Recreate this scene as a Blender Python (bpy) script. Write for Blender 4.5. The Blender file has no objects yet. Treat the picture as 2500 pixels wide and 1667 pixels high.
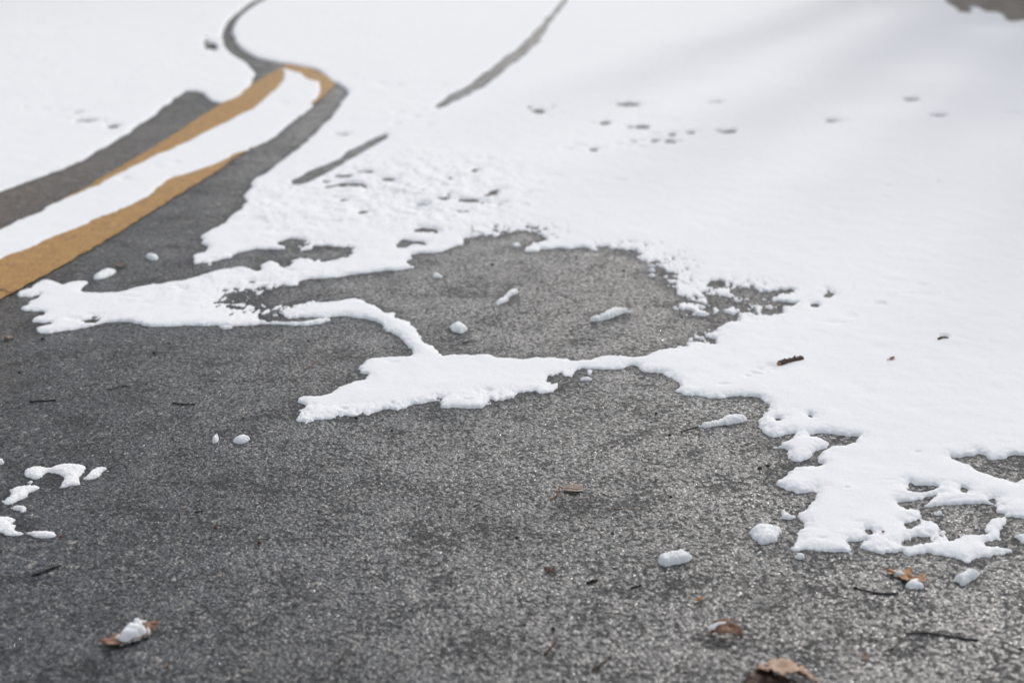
import bpy, math, random
import numpy as np
from mathutils import Vector, Matrix, Euler

# ------------------------------------------------------------------ camera, sky, sun, exposure
sc = bpy.context.scene
COL = sc.collection
CAM_H = 1.30
F_PX = 50.0 / 36.0 * 2500.0
PITCH = math.atan((833.5 + 350.0) / F_PX)          # level of the horizon: well above the frame
cam_d = bpy.data.cameras.new('camera')
cam = bpy.data.objects.new('camera', cam_d)
COL.objects.link(cam)
cam.location = (0, 0, CAM_H)
cam.rotation_euler = (math.pi / 2 - PITCH, 0, 0)
cam_d.sensor_width = 36.0
cam_d.lens = 50.0
cam_d.clip_start = 0.05
cam_d.clip_end = 2000
cam_d.dof.use_dof = True
cam_d.dof.focus_distance = 3.25
cam_d.dof.aperture_fstop = 2.4
cam_d.dof.aperture_blades = 9
sc.camera = cam

SUN_AZ, SUN_EL = math.radians(27), math.radians(38)   # ahead and to the right: the scene is back-lit
world = bpy.data.worlds.new('World')
sc.world = world
world.use_nodes = True
wn = world.node_tree
for n in list(wn.nodes):
    wn.nodes.remove(n)
w_out = wn.nodes.new('ShaderNodeOutputWorld')
w_bg = wn.nodes.new('ShaderNodeBackground')
w_sky = wn.nodes.new('ShaderNodeTexSky')
w_hs = wn.nodes.new('ShaderNodeHueSaturation')
w_sky.sky_type = 'NISHITA'
w_sky.sun_disc = False
w_sky.sun_elevation = SUN_EL
w_sky.sun_rotation = SUN_AZ
w_sky.air_density = 1.0
w_sky.dust_density = 5.0
w_sky.ozone_density = 1.0
w_hs.inputs['Saturation'].default_value = 0.45       # thin bright cloud
w_bg.inputs['Strength'].default_value = 0.12
wn.links.new(w_sky.outputs[0], w_hs.inputs['Color'])
w_mix = wn.nodes.new('ShaderNodeMix')
w_mix.data_type = 'RGBA'
w_mix.inputs[0].default_value = 0.42
w_mix.inputs[7].default_value = (4.1, 4.3, 4.6, 1)      # even cloud light
wn.links.new(w_hs.outputs[0], w_mix.inputs[6])
wn.links.new(w_mix.outputs[2], w_bg.inputs['Color'])
wn.links.new(w_bg.outputs[0], w_out.inputs[0])

sun_d = bpy.data.lights.new('sun', 'SUN')
sun_d.energy = 0.5
sun_d.angle = math.radians(2.2)
sun_d.color = (1.0, 0.97, 0.93)
sun = bpy.data.objects.new('sun', sun_d)
COL.objects.link(sun)
sdir = Vector((math.sin(SUN_AZ) * math.cos(SUN_EL), math.cos(SUN_AZ) * math.cos(SUN_EL), math.sin(SUN_EL)))
sun.rotation_euler = sdir.to_track_quat('Z', 'Y').to_euler()
sun.location = (0, 0, 30)

sc.view_settings.view_transform = 'Standard'
sc.view_settings.look = 'None'
sc.view_settings.exposure = 0.55
sc.view_settings.gamma = 1.0
sc.view_settings.use_curve_mapping = False
sc.cycles.max_bounces = 6
sc.cycles.diffuse_bounces = 3
sc.cycles.glossy_bounces = 2

# ------------------------------------------------------------------ geometry helpers
CP, SP = math.cos(PITCH), math.sin(PITCH)
SNOW_T = 0.0095                                       # usual depth of the snow


def ground(px, py, z=0.0):
    """photograph pixel -> point of the ground at height z (arrays welcome)"""
    px = np.asarray(px, float); py = np.asarray(py, float)
    a = (px - 1250.0) / F_PX
    b = -(py - 833.5) / F_PX
    dy = CP + b * SP
    dz = -SP + b * CP
    t = (z - CAM_H) / dz
    return a * t, dy * t


def to_px(X, Y, z=0.0):
    d = Y * CP + (CAM_H - z) * SP
    u = Y * SP - (CAM_H - z) * CP
    return 1250.0 + F_PX * X / d, 833.5 - F_PX * u / d


CROPS = {'A': (0, 0), 'B': (800, 0), 'C': (1600, 0), 'D': (0, 500), 'E': (800, 500), 'F': (1600, 500),
         'G': (0, 1067), 'H': (800, 1067), 'I': (1600, 1067)}
K = 900.0 / 2352.0


def P(crop, pts):
    ox, oy = CROPS[crop]
    return [(ox + x * K, oy + y * K) for x, y in pts]


def g3(px, py, z=0.0):
    x, y = ground(px, py, z)
    return Vector((float(x), float(y), z))


def chaikin(p, n=1):
    p = np.asarray(p, float)
    for _ in range(n):
        q = np.roll(p, -1, 0)
        p = np.stack([p * .75 + q * .25, p * .25 + q * .75], 1).reshape(-1, 2)
    return p


def poly_world(pts, hole=False, lift=0.6 * SNOW_T, smooth=1):
    """traced outline -> ground outline; a far edge is seen over the thickness of the snow"""
    p = chaikin(pts, smooth)
    q = np.roll(p, -1, 0)
    area = np.sum(p[:, 0] * q[:, 1] - q[:, 0] * p[:, 1])
    t = np.roll(p, -1, 0) - np.roll(p, 1, 0)
    n = np.stack([t[:, 1], -t[:, 0]], 1) * np.sign(area)
    n /= np.linalg.norm(n, axis=1)[:, None] + 1e-9
    ny = n[:, 1] * (-1 if hole else 1)
    z = lift * np.clip(-ny, 0, 1)
    X, Y = ground(p[:, 0], p[:, 1], z)
    return np.stack([X, Y], 1)


def hash2(i, j, seed):
    h = (i.astype(np.int64) * 374761393 + j.astype(np.int64) * 668265263 + seed * 1442695041) & 0xFFFFFFFF
    h = ((h ^ (h >> 13)) * 1274126177) & 0xFFFFFFFF
    h = h ^ (h >> 16)
    return (h & 0xFFFF) / 65535.0


def vnoise(x, y, seed=0):
    i = np.floor(x); j = np.floor(y)
    fx = x - i; fy = y - j
    fx = fx * fx * fx * (fx * (fx * 6 - 15) + 10); fy = fy * fy * fy * (fy * (fy * 6 - 15) + 10)
    i = i.astype(np.int64); j = j.astype(np.int64)
    a = hash2(i, j, seed); b = hash2(i + 1, j, seed); c = hash2(i, j + 1, seed); d = hash2(i + 1, j + 1, seed)
    return (a * (1 - fx) + b * fx) * (1 - fy) + (c * (1 - fx) + d * fx) * fy


def fbm(x, y, oct=3, seed=0, gain=0.5):
    s = 0; a = 1.0; tot = 0
    for o in range(oct):
        c, sn = math.cos(0.6 * o + .3), math.sin(0.6 * o + .3)
        s = s + a * (vnoise((x * c - y * sn) * 2 ** o, (x * sn + y * c) * 2 ** o, seed + 17 * o) - 0.5)
        tot += a
        a *= gain
    return 2 * s / tot


class Grid:
    """rows at Y[i], columns at X = w[i] * u[j]"""
    def __init__(self, Y, w, u):
        self.Y, self.w, self.u = Y, w, u
        self.X = w[:, None] * u[None, :]
        self.YY = np.broadcast_to(Y[:, None], self.X.shape)

    def sdf(self, poly, R=0.08):
        Y, w, u = self.Y, self.w, self.u
        nr, nc = self.X.shape
        cross = np.zeros((nr, nc + 1), np.int16)
        dist = np.full((nr, nc), R)
        asc = Y[-1] > Y[0]
        Ys = Y if asc else Y[::-1]
        n = len(poly)
        for k in range(n):
            x0, y0 = poly[k]; x1, y1 = poly[(k + 1) % n]
            lo, hi = min(y0, y1), max(y0, y1)
            r0, r1 = np.searchsorted(Ys, lo - R), np.searchsorted(Ys, hi + R)
            c0, c1 = np.searchsorted(Ys, lo), np.searchsorted(Ys, hi)
            if not asc:
                r0, r1 = nr - r1, nr - r0
                c0, c1 = nr - c1, nr - c0
            if c1 > c0:
                rows = np.arange(c0, c1)
                xc = x0 + (Y[rows] - y0) / (y1 - y0) * (x1 - x0)
                cols = np.searchsorted(u, xc / w[rows])
                np.add.at(cross, (rows, cols), 1)
            if r1 > r0:
                ww = w[r0:r1]
                xa, xb = min(x0, x1) - R, max(x0, x1) + R
                j0 = np.searchsorted(u, min((xa / ww).min(), (xa / ww).max()))
                j1 = np.searchsorted(u, max((xb / ww).min(), (xb / ww).max()))
                if j1 > j0:
                    gx = self.X[r0:r1, j0:j1] - x0
                    gy = self.YY[r0:r1, j0:j1] - y0
                    ex, ey = x1 - x0, y1 - y0
                    L = ex * ex + ey * ey + 1e-12
                    t = np.clip((gx * ex + gy * ey) / L, 0, 1)
                    d = np.sqrt((gx - t * ex) ** 2 + (gy - t * ey) ** 2)
                    blk = dist[r0:r1, j0:j1]
                    np.minimum(blk, d, out=blk)
        inside = (np.cumsum(cross, 1)[:, :nc] % 2) == 1
        return np.where(inside, dist, -dist)


def grid_mesh(name, X, Y, Z, keep, origin=(0, 0, 0)):
    """mesh of the kept cells of a grid of points"""
    nr, nc = X.shape
    cell = keep[:-1, :-1] | keep[1:, :-1] | keep[:-1, 1:] | keep[1:, 1:]
    ii, jj = np.nonzero(cell)
    used = np.zeros((nr, nc), bool)
    for a in (0, 1):
        for b in (0, 1):
            used[ii + a, jj + b] = True
    idx = np.full((nr, nc), -1, np.int64)
    nv = int(used.sum())
    idx[used] = np.arange(nv)
    co = np.stack([X[used] - origin[0], Y[used] - origin[1], Z[used] - origin[2]], 1).astype(np.float32)
    up = np.mean(Y[1:] - Y[:-1]) > 0
    q = np.stack([idx[ii, jj], idx[ii, jj + 1], idx[ii + 1, jj + 1], idx[ii + 1, jj]], 1)
    if not up:
        q = q[:, ::-1]
    me = bpy.data.meshes.new(name)
    me.vertices.add(nv)
    me.vertices.foreach_set('co', co.ravel())
    nf = len(q)
    me.loops.add(nf * 4)
    me.loops.foreach_set('vertex_index', q.ravel().astype(np.int32))
    me.polygons.add(nf)
    me.polygons.foreach_set('loop_start', (np.arange(nf) * 4).astype(np.int32))
    me.polygons.foreach_set('loop_total', np.full(nf, 4, np.int32))
    me.polygons.foreach_set('use_smooth', np.ones(nf, bool))
    me.update(calc_edges=True)
    me.validate()
    return me


def link(name, me, mat, parent=None, loc=(0, 0, 0), rot=(0, 0, 0)):
    o = bpy.data.objects.new(name, me)
    COL.objects.link(o)
    if mat is not None and me is not None:
        me.materials.append(mat)
    o.location = loc
    o.rotation_euler = rot
    if parent is not None:
        o.parent = parent
    return o


def tag(o, label=None, cat=None, group=None, kind=None):
    if label: o['label'] = label
    if cat: o['category'] = cat
    if group: o['group'] = group
    if kind: o['kind'] = kind
    return o


def empty(name, loc, rot=(0, 0, 0)):
    o = bpy.data.objects.new(name, None)
    o.empty_display_size = 0.02
    COL.objects.link(o)
    o.location = loc
    o.rotation_euler = rot
    return o


def py_mesh(name, verts, faces, smooth=True):
    me = bpy.data.meshes.new(name)
    me.from_pydata([tuple(v) for v in verts], [], faces)
    me.polygons.foreach_set('use_smooth', [smooth] * len(me.polygons))
    me.update()
    return me


def tube_data(pts, radii, sides=7, rnd=None, rough=0.0):
    """tapered tube along a polyline with closed ends -> verts, faces"""
    vs, fs = [], []
    n = len(pts)
    ref = Vector((0.13, 0.21, 1)).normalized()
    for k in range(n):
        t = (pts[min(k + 1, n - 1)] - pts[max(k - 1, 0)]).normalized()
        a = t.cross(ref)
        if a.length < 1e-4:
            a = t.cross(Vector((1, 0, 0)))
        a.normalize()
        b = a.cross(t)
        for s in range(sides):
            an = 2 * math.pi * s / sides
            r = radii[k] * (1 + (rnd.uniform(-rough, rough) if rnd else 0))
            vs.append(pts[k] + (a * math.cos(an) + b * math.sin(an)) * r)
    for k in range(n - 1):
        for s in range(sides):
            s2 = (s + 1) % sides
            fs.append((k * sides + s, k * sides + s2, (k + 1) * sides + s2, (k + 1) * sides + s))
    fs.append(tuple(range(sides))[::-1])
    fs.append(tuple(range((n - 1) * sides, n * sides)))
    return vs, fs


# ------------------------------------------------------------------ materials
def new_mat(name):
    m = bpy.data.materials.new(name)
    m.use_nodes = True
    nt = m.node_tree
    for n in list(nt.nodes):
        nt.nodes.remove(n)
    out = nt.nodes.new('ShaderNodeOutputMaterial')
    bs = nt.nodes.new('ShaderNodeBsdfPrincipled')
    nt.links.new(bs.outputs[0], out.inputs[0])
    return m, nt, bs


def N(nt, typ, **kw):
    n = nt.nodes.new(typ)
    for k, v in kw.items():
        if k.startswith('i_'):
            key = k[2:]
            key = int(key) if key.isdigit() else key.replace('_', ' ')
            n.inputs[key].default_value = v
        else:
            setattr(n, k, v)
    return n


def ramp(nt, src, stops, interp='LINEAR'):
    r = nt.nodes.new('ShaderNodeValToRGB')
    r.color_ramp.interpolation = interp
    el = r.color_ramp.elements
    while len(el) > 1:
        el.remove(el[-1])
    el[0].position = stops[0][0]
    el[0].color = (*stops[0][1], 1)
    for p, c in stops[1:]:
        e = el.new(p)
        e.color = (*c, 1)
    nt.links.new(src, r.inputs[0])
    return r


def g(v):
    return (v, v, v)


def mixc(nt, fac, a, b, mode='MIX'):
    m = N(nt, 'ShaderNodeMix', data_type='RGBA', blend_type=mode)
    for sock, val in ((m.inputs[0], fac), (m.inputs[6], a), (m.inputs[7], b)):
        if isinstance(val, (int, float)):
            sock.default_value = val
        elif isinstance(val, tuple):
            sock.default_value = (*val, 1)
        else:
            nt.links.new(val, sock)
    return m.outputs[2]


def math_n(nt, op, a, b=None, c=None):
    m = N(nt, 'ShaderNodeMath', operation=op)
    for i, v in enumerate((a, b, c)):
        if v is None: continue
        if isinstance(v, (int, float)):
            m.inputs[i].default_value = v
        else:
            nt.links.new(v, m.inputs[i])
    return m.outputs[0]


def world_pos(nt):
    return nt.nodes.new('ShaderNodeNewGeometry').outputs['Position']


def asphalt_nodes(nt, bs, paint=False):
    pos = world_pos(nt)
    # stones of the aggregate, two sizes
    v1 = N(nt, 'ShaderNodeTexVoronoi', feature='F1', i_Scale=150.0, i_Randomness=1.0)
    v2 = N(nt, 'ShaderNodeTexVoronoi', feature='F1', i_Scale=72.0, i_Randomness=1.0)
    wob = N(nt, 'ShaderNodeTexNoise', i_Scale=160.0, i_Detail=2.0)
    nt.links.new(pos, wob.inputs['Vector'])
    wv = N(nt, 'ShaderNodeVectorMath', operation='MULTIPLY_ADD')
    nt.links.new(wob.outputs['Color'], wv.inputs[0])
    wv.inputs[1].default_value = (0.006, 0.006, 0.0)
    nt.links.new(pos, wv.inputs[2])
    for v in (v1, v2):
        nt.links.new(wv.outputs[0], v.inputs['Vector'])
    sep1 = N(nt, 'ShaderNodeSeparateColor'); nt.links.new(v1.outputs['Color'], sep1.inputs[0])
    sep2 = N(nt, 'ShaderNodeSeparateColor'); nt.links.new(v2.outputs['Color'], sep2.inputs[0])
    c1 = ramp(nt, sep1.outputs[0], [(0, (.005, .008, .013)), (.35, (.013, .020, .028)), (.62, (.027, .036, .046)),
                                    (.82, (.060, .069, .078)), (.94, (.125, .128, .128)), (1, (.32, .30, .275))])
    c2 = ramp(nt, sep2.outputs[1], [(0, (.012, .017, .024)), (.45, (.040, .048, .056)), (.8, (.14, .138, .132)), (1, (.34, .32, .29))])
    pick = ramp(nt, sep2.outputs[0], [(0.66, g(0)), (0.68, g(1))])
    col = mixc(nt, pick.outputs[0], c1.outputs[0], c2.outputs[0])
    # binder in the gaps
    gap = ramp(nt, v1.outputs['Distance'], [(0.35, g(0)), (0.72, g(0.85))])
    col = mixc(nt, gap.outputs[0], col, (.022, .025, .031))
    # pits where the binder has worn out between the stones
    pn = N(nt, 'ShaderNodeTexNoise', i_Scale=80.0, i_Detail=4.0, i_Roughness=0.7)
    nt.links.new(pos, pn.inputs['Vector'])
    pn2 = N(nt, 'ShaderNodeTexNoise', i_Scale=9.0, i_Detail=2.0)
    nt.links.new(pos, pn2.inputs['Vector'])
    pv = math_n(nt, 'ADD', pn.outputs[0], math_n(nt, 'MULTIPLY', pn2.outputs[0], 0.22))
    pit = ramp(nt, pv, [(0.52, g(1)), (0.575, g(0))]).outputs[0]
    col = mixc(nt, pit, col, (.010, .013, .017))
    # larger worn hollows in loose clusters
    qn = N(nt, 'ShaderNodeTexNoise', i_Scale=44.0, i_Detail=6.0, i_Roughness=0.74)
    nt.links.new(pos, qn.inputs['Vector'])
    sp = N(nt, 'ShaderNodeTexNoise', i_Scale=4.5, i_Detail=3.0, i_Roughness=0.6)
    nt.links.new(pos, sp.inputs['Vector'])
    spot = ramp(nt, sp.outputs[0], [(0.33, g(1)), (0.45, g(0))]).outputs[0]      # tired spots where more stones are gone
    qv = math_n(nt, 'SUBTRACT', math_n(nt, 'ADD', qn.outputs[0], math_n(nt, 'MULTIPLY', pn2.outputs[0], 0.12)), math_n(nt, 'MULTIPLY', spot, 0.075))
    hol = ramp(nt, qv, [(0.455, g(1)), (0.480, g(0))]).outputs[0]
    pit = math_n(nt, 'MAXIMUM', pit, math_n(nt, 'MULTIPLY', hol, 0.92))
    col = mixc(nt, hol, col, (.011, .014, .019))
    # large soft tone, and brown grit towards the left verge
    big = N(nt, 'ShaderNodeTexNoise', i_Scale=1.6, i_Detail=4.0, i_Roughness=0.6)
    nt.links.new(pos, big.inputs['Vector'])
    tone = ramp(nt, big.outputs[0], [(0.3, g(.80)), (0.7, g(1.22))])
    col = mixc(nt, 1.0, col, tone.outputs[0], 'MULTIPLY')
    med = N(nt, 'ShaderNodeTexNoise', i_Scale=26.0, i_Detail=4.0, i_Roughness=0.7)
    nt.links.new(pos, med.inputs['Vector'])
    worn = ramp(nt, med.outputs[0], [(0.33, g(.35)), (0.46, g(1.0)), (0.7, g(1.15))])
    col = mixc(nt, 1.0, col, worn.outputs[0], 'MULTIPLY')
    sx = N(nt, 'ShaderNodeSeparateXYZ'); nt.links.new(pos, sx.inputs[0])
    side = math_n(nt, 'MULTIPLY', math_n(nt, 'ADD', math_n(nt, 'MULTIPLY', sx.outputs[0], -1.0), math_n(nt, 'MULTIPLY', sx.outputs[1], -0.10)), 1.0)
    dn = N(nt, 'ShaderNodeTexNoise', i_Scale=5.0, i_Detail=5.0, i_Roughness=0.7)
    nt.links.new(pos, dn.inputs['Vector'])
    dirt_f = ramp(nt, math_n(nt, 'MULTIPLY', math_n(nt, 'SUBTRACT', math_n(nt, 'ADD', side, math_n(nt, 'MULTIPLY', dn.outputs[0], 0.7)), 1.30), 2.2), [(0, g(0)), (1, g(.92))])
    dmot = N(nt, 'ShaderNodeTexNoise', i_Scale=24.0, i_Detail=5.0, i_Roughness=0.75)
    nt.links.new(pos, dmot.inputs['Vector'])
    dcol = ramp(nt, dmot.outputs[0], [(.33, (.075, .058, .046)), (.5, (.16, .13, .108)), (.68, (.27, .225, .19))])
    col = mixc(nt, dirt_f.outputs[0], col, dcol.outputs[0])
    at = N(nt, 'ShaderNodeAttribute', attribute_name='damp')  # darkens the asphalt and cuts its gloss in a band along the snow
    fringev = at.outputs['Fac']
    col = mixc(nt, math_n(nt, 'MULTIPLY', fringev, 0.85), col, (.006, .008, .011))
    # relief
    h1 = math_n(nt, 'MULTIPLY', v1.outputs['Distance'], -0.0030)
    h2 = math_n(nt, 'MULTIPLY', v2.outputs['Distance'], -0.0022)
    hr = math_n(nt, 'MULTIPLY', sep1.outputs[2], 0.0030)
    hh = math_n(nt, 'ADD', math_n(nt, 'ADD', h1, h2), math_n(nt, 'ADD', hr, math_n(nt, 'MULTIPLY', pit, -0.0055)))
    bump = N(nt, 'ShaderNodeBump', i_Strength=1.0, i_Distance=1.0)
    nt.links.new(hh, bump.inputs['Height'])
    rough = ramp(nt, sep1.outputs[1], [(0, g(.10)), (.10, g(.14)), (.16, g(.50)), (1, g(.72))])
    if paint:
        n1 = N(nt, 'ShaderNodeTexNoise', i_Scale=38.0, i_Detail=7.0, i_Roughness=0.8)
        nt.links.new(pos, n1.inputs['Vector'])
        n2 = N(nt, 'ShaderNodeTexNoise', i_Scale=16.0, i_Detail=6.0, i_Roughness=0.7)
        nt.links.new(pos, n2.inputs['Vector'])
        yc = ramp(nt, n2.outputs[0], [(.3, (.40, .20, .05)), (.55, (.50, .27, .065)), (.75, (.58, .35, .10))])
        s = math_n(nt, 'ADD', n1.outputs[0], math_n(nt, 'MULTIPLY', v1.outputs['Distance'], -0.12))
        wear = ramp(nt, s, [(.27, g(0)), (.40, g(1))])
        pitc = ramp(nt, v1.outputs['Distance'], [(0.4, g(1)), (0.95, g(.55))])
        yc2 = mixc(nt, 1.0, yc.outputs[0], pitc.outputs[0], 'MULTIPLY')
        col = mixc(nt, wear.outputs[0], col, yc2)
        bump.inputs['Strength'].default_value = 0.45
        bs.inputs['Roughness'].default_value = 0.55
    else:
        nt.links.new(rough.outputs[0], bs.inputs['Roughness'])
    nt.links.new(col, bs.inputs['Base Color'])
    nt.links.new(bump.outputs[0], bs.inputs['Normal'])
    bs.inputs['Specular IOR Level'].default_value = 0.5
    if not paint:
        # thin film of melt water over the stones
        wet = ramp(nt, big.outputs[0], [(0.30, g(.62)), (0.58, g(1.0))])
        film = ramp(nt, sep1.outputs[2], [(0, g(.12)), (.35, g(.65)), (.7, g(1.0))])
        nt.links.new(math_n(nt, 'MULTIPLY', math_n(nt, 'MULTIPLY', math_n(nt, 'MULTIPLY', math_n(nt, 'MULTIPLY', wet.outputs[0], film.outputs[0]), math_n(nt, 'SUBTRACT', 1.0, math_n(nt, 'MULTIPLY', fringev, 0.68))), math_n(nt, 'SUBTRACT', 1.0, dirt_f.outputs[0])), math_n(nt, 'SUBTRACT', 1.0, pit)), bs.inputs['Coat Weight'])
        bs.inputs['Coat Roughness'].default_value = 0.28
        bs.inputs['Coat IOR'].default_value = 1.68
        b2 = N(nt, 'ShaderNodeBump', i_Strength=0.5, i_Distance=1.0)
        nt.links.new(hh, b2.inputs['Height'])
        nt.links.new(b2.outputs[0], bs.inputs['Coat Normal'])


M = {}
M['asphalt'], nt, bs = new_mat('asphalt'); asphalt_nodes(nt, bs)
M['paint'], nt, bs = new_mat('yellow_road_paint'); asphalt_nodes(nt, bs, True)

M['snow'], nt, bs = new_mat('snow')
pos = world_pos(nt)
a = N(nt, 'ShaderNodeTexNoise', i_Scale=420.0, i_Detail=3.0, i_Roughness=0.65)
b = N(nt, 'ShaderNodeTexNoise', i_Scale=90.0, i_Detail=3.0, i_Roughness=0.6)
c = N(nt, 'ShaderNodeTexNoise', i_Scale=14.0, i_Detail=3.0)
for t in (a, b, c):
    nt.links.new(pos, t.inputs['Vector'])
hh = math_n(nt, 'ADD', math_n(nt, 'MULTIPLY', a.outputs[0], 0.0032), math_n(nt, 'ADD', math_n(nt, 'MULTIPLY', b.outputs[0], 0.0022), math_n(nt, 'MULTIPLY', c.outputs[0], 0.0009)))
bp = N(nt, 'ShaderNodeBump', i_Strength=0.55, i_Distance=1.0)
nt.links.new(hh, bp.inputs['Height'])
nt.links.new(bp.outputs[0], bs.inputs['Normal'])
bs.inputs['Base Color'].default_value = (.90, .91, .925, 1)
bs.inputs['Roughness'].default_value = 0.75
bs.inputs['Specular IOR Level'].default_value = 0.25
bs.inputs['Subsurface Weight'].default_value = 0.0
bs.inputs['Subsurface Radius'].default_value = (1.0, 1.0, 1.0)
bs.inputs['Subsurface Scale'].default_value = 0.006


M['snow_soft'] = M['snow'].copy()
sb = next(n for n in M['snow_soft'].node_tree.nodes if n.type == 'BSDF_PRINCIPLED')
sb.inputs['Subsurface Weight'].default_value = 0.8
sb.inputs['Subsurface Scale'].default_value = 0.012


def organic(name, stops, scale=60.0, rough=0.6, bump=0.0006, stretch=(1, 1, 1), bscale=None, spec=0.35):
    m, nt, bs = new_mat(name)
    tc = nt.nodes.new('ShaderNodeTexCoord')
    mp = N(nt, 'ShaderNodeMapping')
    mp.inputs['Scale'].default_value = stretch
    nt.links.new(tc.outputs['Object'], mp.inputs[0])
    n = N(nt, 'ShaderNodeTexNoise', i_Scale=scale, i_Detail=5.0, i_Roughness=0.65)
    nt.links.new(mp.outputs[0], n.inputs['Vector'])
    r = ramp(nt, n.outputs[0], stops)
    nt.links.new(r.outputs[0], bs.inputs['Base Color'])
    n2 = N(nt, 'ShaderNodeTexNoise', i_Scale=bscale or scale * 3, i_Detail=4.0)
    nt.links.new(mp.outputs[0], n2.inputs['Vector'])
    bp = N(nt, 'ShaderNodeBump', i_Strength=1.0, i_Distance=1.0)
    nt.links.new(math_n(nt, 'MULTIPLY', n2.outputs[0], bump), bp.inputs['Height'])
    nt.links.new(bp.outputs[0], bs.inputs['Normal'])
    bs.inputs['Roughness'].default_value = rough
    bs.inputs['Specular IOR Level'].default_value = spec
    return m


M['leaf_brown'] = organic('dry_brown_leaf', [(.30, (.035, .016, .009)), (.45, (.13, .062, .034)), (.58, (.26, .145, .09)), (.75, (.40, .27, .17))], 55)
M['leaf_tan'] = organic('tan_dry_leaf', [(.28, (.030, .015, .009)), (.37, (.18, .10, .06)), (.46, (.42, .28, .20)), (.75, (.56, .41, .31))], 38)
M['leaf_orange'] = organic('dry_oak_leaf', [(.3, (.24, .105, .045)), (.5, (.42, .22, .11)), (.7, (.55, .34, .19))], 70)
M['leaf_pale'] = organic('pale_dry_leaf', [(.3, (.17, .125, .10)), (.5, (.30, .235, .195)), (.7, (.42, .345, .295))], 90)
M['leaf_dark'] = organic('dark_dry_leaf', [(.3, (.012, .008, .006)), (.5, (.06, .036, .026)), (.68, (.28, .19, .14))], 45)
M['bark_black'] = organic('wet_dark_bark', [(.3, (.012, .012, .013)), (.6, (.034, .032, .030)), (.8, (.085, .075, .066))], 200, 0.5, 0.0008)
M['bark_brown'] = organic('brown_bark', [(.3, (.02, .011, .007)), (.5, (.07, .042, .026)), (.75, (.17, .115, .075))], 150, 0.7, 0.001)
M['wood'] = organic('broken_wood', [(.3, (.20, .095, .05)), (.6, (.42, .24, .14)), (.8, (.52, .34, .22))], 180, 0.7, 0.001)
M['stalk'] = organic('leaf_stalk', [(.3, (.10, .04, .02)), (.6, (.26, .13, .07))], 200, 0.6, 0.0004)
M['berry'] = organic('red_bud', [(.3, (.09, .012, .008)), (.7, (.22, .04, .02))], 300, 0.5, 0.0003)
M['stone'] = organic('pale_stone', [(.3, (.16, .14, .125)), (.7, (.36, .32, .29))], 150, 0.7, 0.0008)
M['litter'] = organic('brown_verge', [(.3, (.11, .09, .072)), (.5, (.23, .20, .175)), (.7, (.34, .31, .28))], 6, 0.9, 0.02, bscale=20)
M['tree_bark'] = organic('tree_bark', [(.3, (.03, .025, .02)), (.7, (.10, .085, .07))], 12, 0.9, 0.01)
M['crack'] = organic('road_crack', [(.3, (.005, .005, .006)), (.7, (.016, .016, .018))], 80, 0.9, 0.001)

# ------------------------------------------------------------------ setting: road, ground, markings
def sheet(name, pts, z, mat, parent=None):
    me = py_mesh(name, [(x, y, z) for x, y in pts], [tuple(range(len(pts)))], False)
    return link(name, me, mat, parent)


FAR_Y = 18.0
road = sheet('road', [(-26, -6), (26, -6), (26, FAR_Y + 1), (-26, FAR_Y + 1)], 0.0, M['asphalt'])
tag(road, kind='structure')
OUT = 600.0
ring = py_mesh('ground', [(-OUT, -OUT, -.01), (OUT, -OUT, -.01), (OUT, OUT, -.01), (-OUT, OUT, -.01),
                          (-25.5, -5.5, -.01), (25.5, -5.5, -.01), (25.5, FAR_Y + .5, -.01), (-25.5, FAR_Y + .5, -.01)],
               [(0, 1, 5, 4), (1, 2, 6, 5), (2, 3, 7, 6), (3, 0, 4, 7)], False)
tag(link('ground', ring, M['snow']), kind='structure')


def px_sheet(name, px_pts, z, mat, parent):
    p = np.asarray(px_pts, float)
    X, Y = ground(p[:, 0], p[:, 1])
    return sheet(name, list(zip(X.tolist(), Y.tolist())), z, mat, parent)


def strip_sheet(name, top, bot, z, mat, parent):
    """ribbon between two traced edges, resampled so that both have as many points"""
    def res(p, n):
        p = np.asarray(p, float)
        X, Y = ground(p[:, 0], p[:, 1])
        s = np.concatenate([[0], np.cumsum(np.hypot(np.diff(X), np.diff(Y)))])
        t = np.linspace(0, s[-1], n)
        return np.interp(t, s, X), np.interp(t, s, Y)
    n = 220
    ax, ay = res(top, n); bx, by = res(bot, n)
    rr = np.random.RandomState(5)
    jx = rr.uniform(-.006, .006, (2, n))
    vs = [(ax[i] + jx[0, i], ay[i], z) for i in range(n)] + [(bx[i] + jx[1, i], by[i], z) for i in range(n)]
    fs = [(n + i, n + i + 1, i + 1, i) for i in range(n - 1)]
    return link(name, py_mesh(name, vs, fs, False), mat, parent)


yl_r_out = P('A', [(-600, 2250), (0, 1918), (270, 1772), (640, 1560), (860, 1425), (1030, 1320), (1200, 1210), (1370, 1110), (1510, 1005),
                   (1590, 955), (1750, 845), (1900, 740), (2040, 640), (2100, 585), (2140, 545), (2110, 505), (2050, 470), (1980, 440), (1900, 425), (1835, 412)])
yl_r_in = P('A', [(-600, 1930), (0, 1640), (200, 1570), (500, 1455), (800, 1310), (1050, 1160), (1250, 1040), (1400, 960), (1560, 870), (1700, 780),
                  (1860, 675), (1960, 600), (2000, 560), (1990, 530), (1940, 500), (1880, 470), (1830, 450), (1800, 425)])
o = strip_sheet('yellow_line', yl_r_in, yl_r_out, 0.004, M['paint'], road)
o['label'] = 'right of the two worn yellow road lines'
yl_l_up = P('A', [(-600, 1790), (0, 1490), (300, 1335), (520, 1215), (700, 1110), (820, 1040), (920, 980), (1040, 905), (1150, 835), (1250, 770),
                  (1350, 705), (1400, 672), (1450, 645), (1520, 610), (1560, 580), (1620, 535), (1700, 490), (1760, 455), (1795, 428)])
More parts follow.
